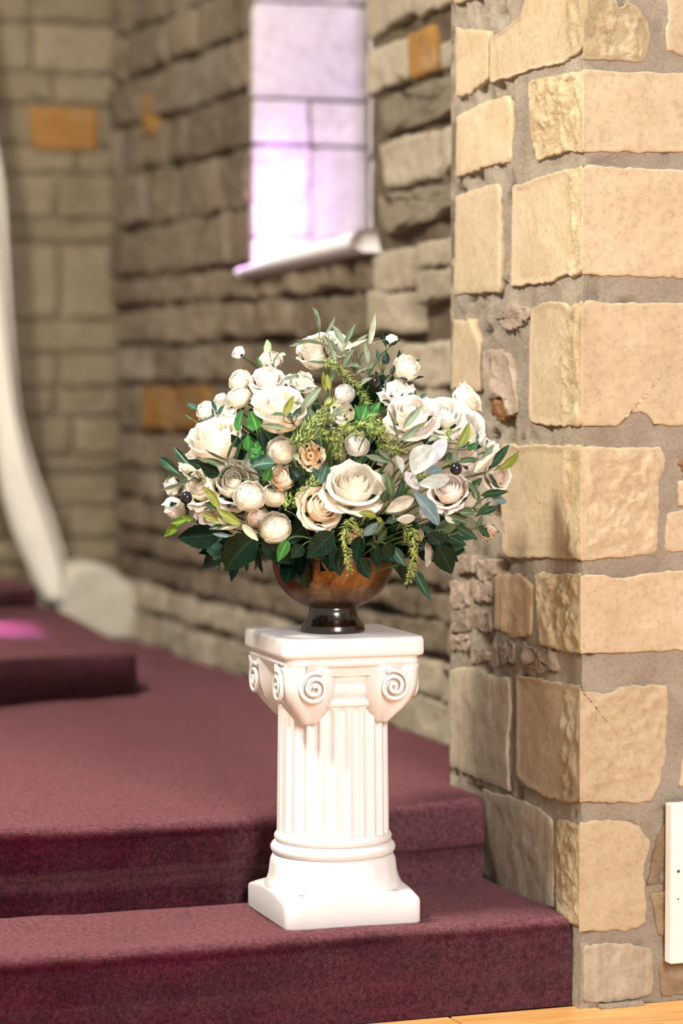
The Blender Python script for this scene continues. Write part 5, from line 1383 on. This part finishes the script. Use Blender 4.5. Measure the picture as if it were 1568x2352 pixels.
ROSEMARY = [
    ["rosemary sprig arching down from the crown past the tipped ranunculus", [[-0.566, 0.0079, 1.3755], [-0.5415, -0.0086, 1.3677], [-0.5291, -0.029, 1.3443], [-0.5089, -0.0492, 1.3185], [-0.4968, -0.0649, 1.2901]]],
    ["rosemary sprig beside the upper ivory rose, needles spreading upward", [[-0.6336, -0.0358, 1.2157], [-0.6203, -0.0366, 1.2414], [-0.6044, -0.0383, 1.2619], [-0.5768, -0.0455, 1.2774]]],
    ["rosemary sprig trailing toward the orange-edged blossom", [[-0.6511, -0.0311, 1.2131], [-0.6306, -0.0427, 1.2184], [-0.6067, -0.0524, 1.2313], [-0.579, -0.0668, 1.2237], [-0.5668, -0.0785, 1.1853]]],
    ["rosemary sprig above the small sunk white ranunculus", [[-0.554, -0.067, 1.2389], [-0.5381, -0.0684, 1.2517], [-0.5214, -0.0753, 1.244], [-0.505, -0.0757, 1.2555]]],
    ["bushy rosemary sprig under the wide blush-white rose, longest branch", [[-0.504, -0.0877, 1.2312], [-0.4819, -0.0875, 1.2465], [-0.4628, -0.0956, 1.2233], [-0.427, -0.103, 1.1922]]],
    ["rosemary sprig crossing below the longest bushy one", [[-0.4885, -0.0758, 1.2489], [-0.478, -0.0845, 1.2206], [-0.4607, -0.0901, 1.2025], [-0.4371, -0.0933, 1.1921]]],
    ["rosemary sprig just above the largest ivory rose's edge", [[-0.5779, -0.0572, 1.2415], [-0.5627, -0.0683, 1.221], [-0.5661, -0.0738, 1.1825]]],
    ["rosemary sprig between the peach rose and the small ranunculus pair", [[-0.6595, -0.0233, 1.0785], [-0.6428, -0.0383, 1.1047], [-0.6181, -0.0537, 1.1256], [-0.6065, -0.0596, 1.1411]]],
    ["rosemary sprig hanging in front of the copper bowl", [[-0.5407, -0.0757, 1.0583], [-0.5444, -0.0634, 1.0241], [-0.535, -0.0489, 0.9867], [-0.5185, -0.0229, 0.9403]]],
    ["rosemary sprig tumbling past the bowl's edge beside the ivy leaf", [[-0.4069, -0.0877, 1.0382], [-0.3971, -0.0737, 1.0034], [-0.3929, -0.0526, 0.9653], [-0.3896, -0.0154, 0.918]]],
    ["short rosemary tip below the largest ivory rose", [[-0.5361, -0.0405, 1.0564], [-0.5154, -0.0445, 1.0484], [-0.5007, -0.0423, 1.0298]]],
    ["rosemary tip next to the green olive sprig above the black olive", [[-0.3197, -0.0792, 1.2192], [-0.3309, -0.079, 1.2323], [-0.3111, -0.0719, 1.2372]]],
    ["rosemary tip poking through the silver fuzzy leaves", [[-0.4166, -0.098, 1.1374], [-0.3997, -0.0973, 1.145], [-0.3882, -0.0964, 1.15]]],
    ["rosemary sprig in shadow beneath the silver fuzzy leaves", [[-0.4161, -0.0397, 1.0463], [-0.397, -0.0341, 1.0273], [-0.3956, -0.0234, 1.0004]]],
    ["second rosemary sprig beside the upper ivory rose, leaning out to the round ranunculus", [[-0.6228, -0.0438, 1.2312], [-0.6074, -0.0467, 1.2492], [-0.5885, -0.055, 1.2518], [-0.5705, -0.0583, 1.2646]]],
    ["rosemary sprig over the sunk white ranunculus, curling downward", [[-0.5579, -0.0627, 1.2492], [-0.5471, -0.0706, 1.2338], [-0.5321, -0.0745, 1.2363], [-0.5153, -0.0813, 1.226]]],
    ["rosemary tip between the vivid lobed leaf and the wide blush-white rose", [[-0.5105, -0.0757, 1.2517], [-0.4888, -0.0767, 1.2619], [-0.4717, -0.0824, 1.2515], [-0.4553, -0.0902, 1.2283]]],
    ["rosemary sprig close under the tipped white ranunculus", [[-0.5921, -0.0343, 1.2592], [-0.5677, -0.0353, 1.2849], [-0.5615, -0.0333, 1.2952]]],
    ["rosemary sprig falling beside the orange-edged blossom to the largest ivory rose", [[-0.5707, -0.0588, 1.226], [-0.5574, -0.0676, 1.208], [-0.5636, -0.0696, 1.1798]]]]
MOUTH = Vector((PX, PY, BZ + .13))


def prof_eval(prof, s):
    n = len(prof) - 1
    x = min(max(s, 0), 1) * n
    i = min(int(x), n - 1)
    t = x - i
    P = [prof[max(0, i - 1)], prof[i], prof[i + 1], prof[min(n, i + 2)]]
    out = []
    for k in range(2):
        p0, p1, p2, p3 = (q[k] for q in P)
        out.append(.5 * (2 * p1 + (p2 - p0) * t + (2 * p0 - 5 * p1 + 4 * p2 - p3) * t * t + (3 * p1 - p0 - 3 * p2 + p3) * t ** 3))
    return out


def petal_mesh(name, prof, half, mat, seed, wav=.03, ns=10, nt=9, notch=.0, shape=.5, tip=.12):
    rows, uvs = [], []
    for i in range(ns + 1):
        s = i / ns
        wd = half * (.30 + .70 * math.sin(min(1, s * 1.35) * math.pi / 2)) * (1 - shape * max(0, (s - .62) / .38) ** 2.4)
        row = []
        for j in range(nt):
            t = -1 + 2 * j / (nt - 1)
            ss = s * (1 - tip * abs(t) ** 2.2) + notch * s * (1 - abs(t)) * -.05
            r, z = prof_eval(prof, ss)
            th = t * wd
            w = wav * s * s * noise.noise((t * 2.2, s * 2.0, seed * 3.7))
            r2 = r * (1 + w * 1.3)
            row.append((r2 * math.cos(th), r2 * math.sin(th), z + w * .7))
            uvs.append((.5 + t * .5, s))
        rows.append(row)
    vs, fs = rows_data(rows)
    return mesh_of(name, vs, fs, mat, True, None, uvs)


RAN = []
for _k, (_f, _n, _h) in enumerate([(3, 3, 88), (17, 3, 84), (31, 4, 72), (43, 4, 74), (54, 5, 62), (66, 5, 64), (78, 5, 64), (92, 5, 60)]):
    _R = .56 + .062 * _k
    _p = [(_R * math.sin(math.radians(a)), _R * math.cos(math.radians(a))) for a in (160, 130, 100, (_f + 100) / 2, _f + 9)]
    _p.append(((_R + .02) * math.sin(math.radians(_f)), (_R + .02) * math.cos(math.radians(_f))))
    RAN.append((_p, _n, _h, .035 + .005 * _k, .16))

TYPES = {
    'rose': [
        ([(.02, .1), (.09, .45), (.12, .75), (.04, .95)], 3, 88, .03, .2),
        ([(.03, .05), (.20, .36), (.23, .70), (.15, .98)], 3, 84, .04, .2),
        ([(.04, 0), (.32, .28), (.35, .64), (.28, 1.0)], 3, 80, .05, .22),
        ([(.05, 0), (.45, .18), (.52, .56), (.45, .98)], 3, 84, .06, .25),
        ([(.05, 0), (.54, .08), (.66, .44), (.64, .80), (.72, .88)], 4, 70, .06, .3),
        ([(.05, 0), (.58, .0), (.82, .26), (.90, .52), (1.04, .54)], 4, 64, .07, .32),
        ([(.05, 0), (.60, -.10), (.88, .04), (1.04, .22), (1.20, .12)], 4, 60, .08, .35)],
    'rose_tall': [
        ([(.02, 0), (.15, .35), (.20, .8), (.12, 1.16)], 3, 88, .04, .2),
        ([(.03, 0), (.34, .3), (.40, .75), (.34, 1.18)], 3, 84, .05, .22),
        ([(.04, -.05), (.50, .2), (.58, .65), (.54, 1.10), (.60, 1.18)], 3, 80, .06, .25),
        ([(.05, -.1), (.64, .1), (.76, .55), (.75, .98), (.88, 1.06)], 4, 70, .07, .3),
        ([(.05, -.12), (.72, .02), (.90, .42), (.92, .78), (1.12, .86)], 4, 62, .08, .35)],
    'ranunculus': RAN,
    'bud': [
        ([(.02, 0), (.22, .35), (.24, .9), (.08, 1.3)], 3, 85, .04, .25),
        ([(.04, -.05), (.44, .25), (.48, .8), (.30, 1.25)], 3, 82, .05, .3),
        ([(.05, -.1), (.60, .15), (.70, .65), (.58, 1.12)], 4, 68, .07, .35),
        ([(.05, -.12), (.66, .05), (.86, .5), (.90, .85)], 3, 62, .08, .4)],
    'blossom': [
        ([(.02, 0), (.20, .2), (.26, .45), (.16, .62)], 3, 80, .05, .3),
        ([(.04, 0), (.45, .1), (.62, .35), (.66, .62)], 3, 66, .10, .3),
        ([(.05, 0), (.55, .0), (.88, .18), (1.06, .40)], 4, 56, .11, .35)],
}
PETALS = {}


def petal_cache(t, ring, v, col):
    key = (t, ring, v, col)
    if key not in PETALS:
        prof, n, half, wav, shp = TYPES[t][ring]
        PETALS[key] = petal_mesh('petal', prof, math.radians(half), 'petal_' + col, hash((ring, v)) % 97 + ring * 3 + v, wav * 1.6, shape=shp)
    return PETALS[key]


def sepal_mesh(n, ln, spread):
    V, F = [], []
    for k in range(n):
        a0 = 2 * math.pi * k / n
        prof = [(.04, -.16), (.40 * spread, -.10), (.72 * spread, .12 * ln), (.86 * spread + .1, .42 * ln), (1.0 * spread + .22, .66 * ln)]
        rows = []
        for i in range(9):
            s = i / 8
            r, z = prof_eval(prof, s)
            hw = .34 * math.sin(math.pi * min(1, .28 + s * .72)) + .004
            rows.append([(r * 1.03 * math.cos(a0 + t * hw), r * 1.03 * math.sin(a0 + t * hw), z) for t in (-1, -.5, 0, .5, 1)])
        v, f = rows_data(rows)
        o = len(V)
        V += v
        F += [tuple(i + o for i in q) for q in f]
    v, f = tube_data([(0, 0, -.34), (0, 0, -.24), (0, 0, -.14), (0, 0, -.06)], .10, .30, 10)
    o = len(V)
    V += [tuple(p) for p in v]
    F += [tuple(i + o for i in q) for q in f]
    return mesh_of('calyx', V, F, 'leaf_deep', True, None, [(.25, .5)] * len(V))


CALYX = {t: sepal_mesh(5, l, s) for t, l, s in (('bud', 1.25, 1.0), ('rose', .5, .8), ('rose_tall', .6, .8), ('ranunculus', .4, .8), ('blossom', .6, .7))}
rf = random.Random(17)
KIND_NAME = {'rose': ('rose', 'flower'), 'rose_tall': ('rose', 'flower'), 'ranunculus': ('ranunculus', 'flower'), 'bud': ('rose_bud', 'flower'), 'blossom': ('small_blossom', 'flower')}
for lab, t, pos, R, nrm_, col in FLOWERS:
    n = Vector(nrm_).normalized()
    q = n.to_track_quat('Z', 'Y')
    spin = rf.uniform(0, 2 * math.pi)
    outer = {'rose': 1.16, 'rose_tall': 1.08, 'ranunculus': 1.13, 'bud': .95, 'blossom': 1.05}[t]
    hgt = {'rose': .35, 'rose_tall': .5, 'ranunculus': .1, 'bud': .5, 'blossom': .25}[t]
    sc_ = R / outer * 1.12
    M = Matrix.Translation(Vector(pos) - n * hgt * sc_) @ q.to_matrix().to_4x4() @ Matrix.Rotation(spin, 4, 'Z') @ Matrix.Scale(sc_, 4)
    fl = root(KIND_NAME[t][0], lab, 'flower', group='blooms in the bouquet', mat=M)
    for ri, (prof, np_, half, wav, shp) in enumerate(TYPES[t]):
        off = rf.uniform(0, 6.28)
        for k in range(np_):
            o = link('petal', petal_cache(t, ri, (k + ri) % 3, col), fl)
            wob = (0.25 if t == 'ranunculus' else 1.3 if ri > 3 else 1.0 if ri > 1 else .4)
            tilt = rf.uniform(-.07, .07) * wob
            o.rotation_euler = (tilt, rf.uniform(-.06, .08) * wob, off + 2 * math.pi * k / np_ + rf.uniform(-.12, .12))
            s_ = 1 + rf.uniform(-.05, .05) * min(1, wob)
            o.scale = (s_, s_, 1 + rf.uniform(-.06, .05) * min(1, wob))
    cx_ = link('calyx', CALYX[t], fl)
    if t == 'ranunculus':
        cx_.location.z = -.85
    base = Vector(pos) - n * (hgt + .3) * sc_
    low = Vector((PX + (pos[0] - PX) * .12, PY + (pos[1] - PY) * .12, BZ + .10))
    mid = Vector((PX + (base.x - PX) * .3, PY + (base.y - PY) * .3 + .02, base.z - .06))
    pts = bez(base, mid, low, 10)
    Mi = M.inverted()
    st = [Mi @ p for p in pts]
    link('stem', mesh_of('stem', *tube_data(st, .0022 / sc_, .0028 / sc_, 6), 'stem'), fl)

# ------------------------------------------------------------------ leaf sprigs
LEAVES = {}


def leaf_mesh(kind, v, mat):
    key = (kind, v, mat)
    if key in LEAVES:
        return LEAVES[key]
    ny, nx = 14, 7
    rows, uvs = [], []
    r = random.Random(v * 13 + len(kind))
    bend = r.uniform(-.10, .16)
    twist = r.uniform(-.35, .35)
    curl = r.uniform(.12, .30)
    side = r.uniform(-.08, .08)
    for i in range(ny + 1):
        y = i / ny
        if kind == 'olive':
            w = .5 * math.sin(math.pi * y ** .85) ** .85
        elif kind == 'lamb':
            w = .5 * math.sin(math.pi * y ** 1.15) ** .7
        else:
            w = .5 * math.sin(math.pi * y ** .72) ** .9
            if 0 < i < ny:
                w *= 1 + (.05 if i % 2 else -.03)
        if i == 0:
            w = .02
        if i == ny:
            w = .008
        row = []
        for j in range(nx):
            x = (-1 + 2 * j / (nx - 1))
            z = bend * math.sin(math.pi * y) - .55 * bend * y * y + curl * abs(x) ** 1.4 * w * .9 + .02 * math.sin(y * 17 + x * 2) * abs(x) * w * 2
            px = x * w + side * math.sin(math.pi * y)
            ca, sa = math.cos(twist * (y - .3)), math.sin(twist * (y - .3))
            row.append((px * ca - z * sa * .4, y, z * ca + px * sa * .6))
            uvs.append((.5 + x * .5, y))
        rows.append(row)
    vs, fs = rows_data(rows)
    LEAVES[key] = mesh_of('leaf', vs, fs, 'leaf_' + mat, True, None, uvs)
    return LEAVES[key]


SK = {'olive': ('olive_sprig', 'stem_brown'), 'lamb': ('silver_leaf_sprig', 'stem'), 'roseleaf': ('leafy_branch', 'stem')}
rl = random.Random(23)


def place_leaf(parent, kind, mat, a, b, w, n, tip_in=0):
    a, b, n = Vector(a), Vector(b), Vector(n).normalized()
    y = (b - a)
    L = y.length
    y.normalize()
    n = (n + Vector((rl.uniform(-.45, .45), rl.uniform(-.45, .45), rl.uniform(.0, .6)))).normalized()
    x = y.cross(n)
    if x.length < .05:
        x = y.cross(Vector((0, 0, 1)))
    x.normalize()
    z = x.cross(y)
    if mat in ('pale', 'taupe') and rl.random() < .5:
        x, z = -x, -z
    M = Matrix((x * w, y * L, z * L * .8)).transposed().to_4x4()
    M.translation = a
    o = link('leaf', leaf_mesh(kind, rl.randrange(4), mat), parent)
    o.matrix_world = Matrix.Translation(-parent.location) @ M
    return o


for lab, kind, rt, leaves, olives in SPRIGS:
    nm, stm = SK[kind]
    sp = root(nm, lab, 'leaves', rt, 'leaf sprigs in the bouquet')
    R0 = Vector(rt)
    hub = sum((Vector(l[0]) for l in leaves), Vector()) / len(leaves)
    outw = (hub - Vector((PX, PY, BZ + .2))).normalized()
    hub = hub - outw * .03
    low = Vector((PX + (hub.x - PX) * .15, PY + (hub.y - PY) * .15, BZ + .10))
    parts = [tube_data([p - R0 for p in bez(low, Vector((PX + (hub.x - PX) * .35, PY + (hub.y - PY) * .35 + .02, hub.z - .03)), hub, 8)], .002, .0017, 6)]
    for a, b, w, mt, n in leaves:
        place_leaf(sp, kind, mt, a, b, w, n)
        av, bv = Vector(a), Vector(b)
        m_ = av - (bv - av).normalized() * min(.02, (av - hub).length * .4)
        parts.append(tube_data([p - R0 for p in bez(hub, m_, av + (bv - av) * .05, 6)], .0014, .0009, 5))
    link('stem', mesh_of('stem', *join_data(parts), stm), sp)
    for p in olives:
        bm = bmesh.new()
        bmesh.ops.create_uvsphere(bm, u_segments=20, v_segments=12, radius=.0125, matrix=Matrix.Translation(Vector(p) - R0) @ Matrix.Diagonal((1, 1, 1.08, 1)))
        me = bpy.data.meshes.new('olive')
        bm.to_mesh(me)
        bm.free()
        me.materials.append(MATS['olive_black'])
        me.polygons.foreach_set('use_smooth', [True] * len(me.polygons))
        o = link('olive', me, sp)
        o['label'] = 'glossy black olive'

# ------------------------------------------------------------------ rosemary
rr = random.Random(31)
for lab, P in ROSEMARY:
    pts = spline(P, 10)
    R0 = Vector(P[0])
    sp = root('rosemary_sprig', lab, 'sprig', P[0], 'yellow-green needle sprigs in the bouquet')
    low = Vector((PX + (R0.x - PX) * .15, PY + (R0.y - PY) * .15, BZ + .12))
    inn = Vector((PX + (R0.x - PX) * .55, PY + (R0.y - PY) * .55, R0.z - .02))
    stem = bez(low, inn, R0, 6)[:-1] + pts
    link('stem', mesh_of('stem', *tube_data([p - R0 for p in stem], .0014, .0008, 5), 'stem'), sp)
    V, F = [], []
    L = sum((pts[i + 1] - pts[i]).length for i in range(len(pts) - 1))
    N = int(L / .0011)
    for k in range(N):
        x = k / N * (len(pts) - 1)
        i = min(int(x), len(pts) - 2)
        p = pts[i].lerp(pts[i + 1], x - i)
        t = (pts[i + 1] - pts[i]).normalized()
        rad = Vector((rr.uniform(-1, 1), rr.uniform(-1, 1), rr.uniform(-1, 1)))
        rad = (rad - t * rad.dot(t)).normalized()
        ln = rr.uniform(.015, .026) * (1 - .35 * k / N)
        tip = p + rad * ln * .85 + t * ln * .5 + Vector((0, 0, rr.uniform(-.002, .004)))
        md = p + rad * ln * .55 + t * ln * .12
        sdv = t.cross(rad).normalized() * .0011
        o = len(V)
        up_ = rad.cross(sdv).normalized() * .0007
        V += [p - sdv * .6 - R0, p + sdv * .6 - R0, md - sdv - R0, md + sdv - R0, md + up_ - R0, tip - R0]
        F += [(o, o + 1, o + 3, o + 4), (o + 1, o, o + 2, o + 4), (o, o + 1, o + 3, o + 2), (o + 2, o + 4, o + 5), (o + 4, o + 3, o + 5), (o + 3, o + 2, o + 5)]
    nd_ = link('needles', mesh_of('needles', V, F, 'needle'), sp)
    nd_['kind'] = 'stuff'

# ------------------------------------------------------------------ dark filler branches deep inside
rg = random.Random(41)
for k in range(52):
    th = 2 * math.pi * (k * .618)
    el = math.radians(-24 + 95 * ((k * .377) % 1)) if k < 38 else math.radians(-26 + 16 * ((k * .377) % 1))
    d = Vector((math.cos(th) * math.cos(el), math.sin(th) * math.cos(el), math.sin(el)))
    base = Vector((PX, PY, BZ + .14))
    end = Vector((PX, PY, BZ + .27)) + Vector((d.x * .26, (d.y * .20 if d.y > 0 else d.y * .13), d.z * .24))
    sp = root('leafy_branch', 'dark green filler branch deep among the flower stems', 'leaves', base, 'dark filler branches inside the bouquet')
    pts = bez(base, (base + end) * .5 + Vector((0, 0, .05)), end, 8)
    link('stem', mesh_of('stem', *tube_data([p - base for p in pts], .002, .0012, 5), 'stem'), sp)
    for j in range(10):
        p = pts[2 + j] if 2 + j < len(pts) else pts[-1]
        dr = (d + Vector((rg.uniform(-1, 1), rg.uniform(-1, 1), rg.uniform(-.8, .8)))).normalized()
        ln = rg.uniform(.05, .085)
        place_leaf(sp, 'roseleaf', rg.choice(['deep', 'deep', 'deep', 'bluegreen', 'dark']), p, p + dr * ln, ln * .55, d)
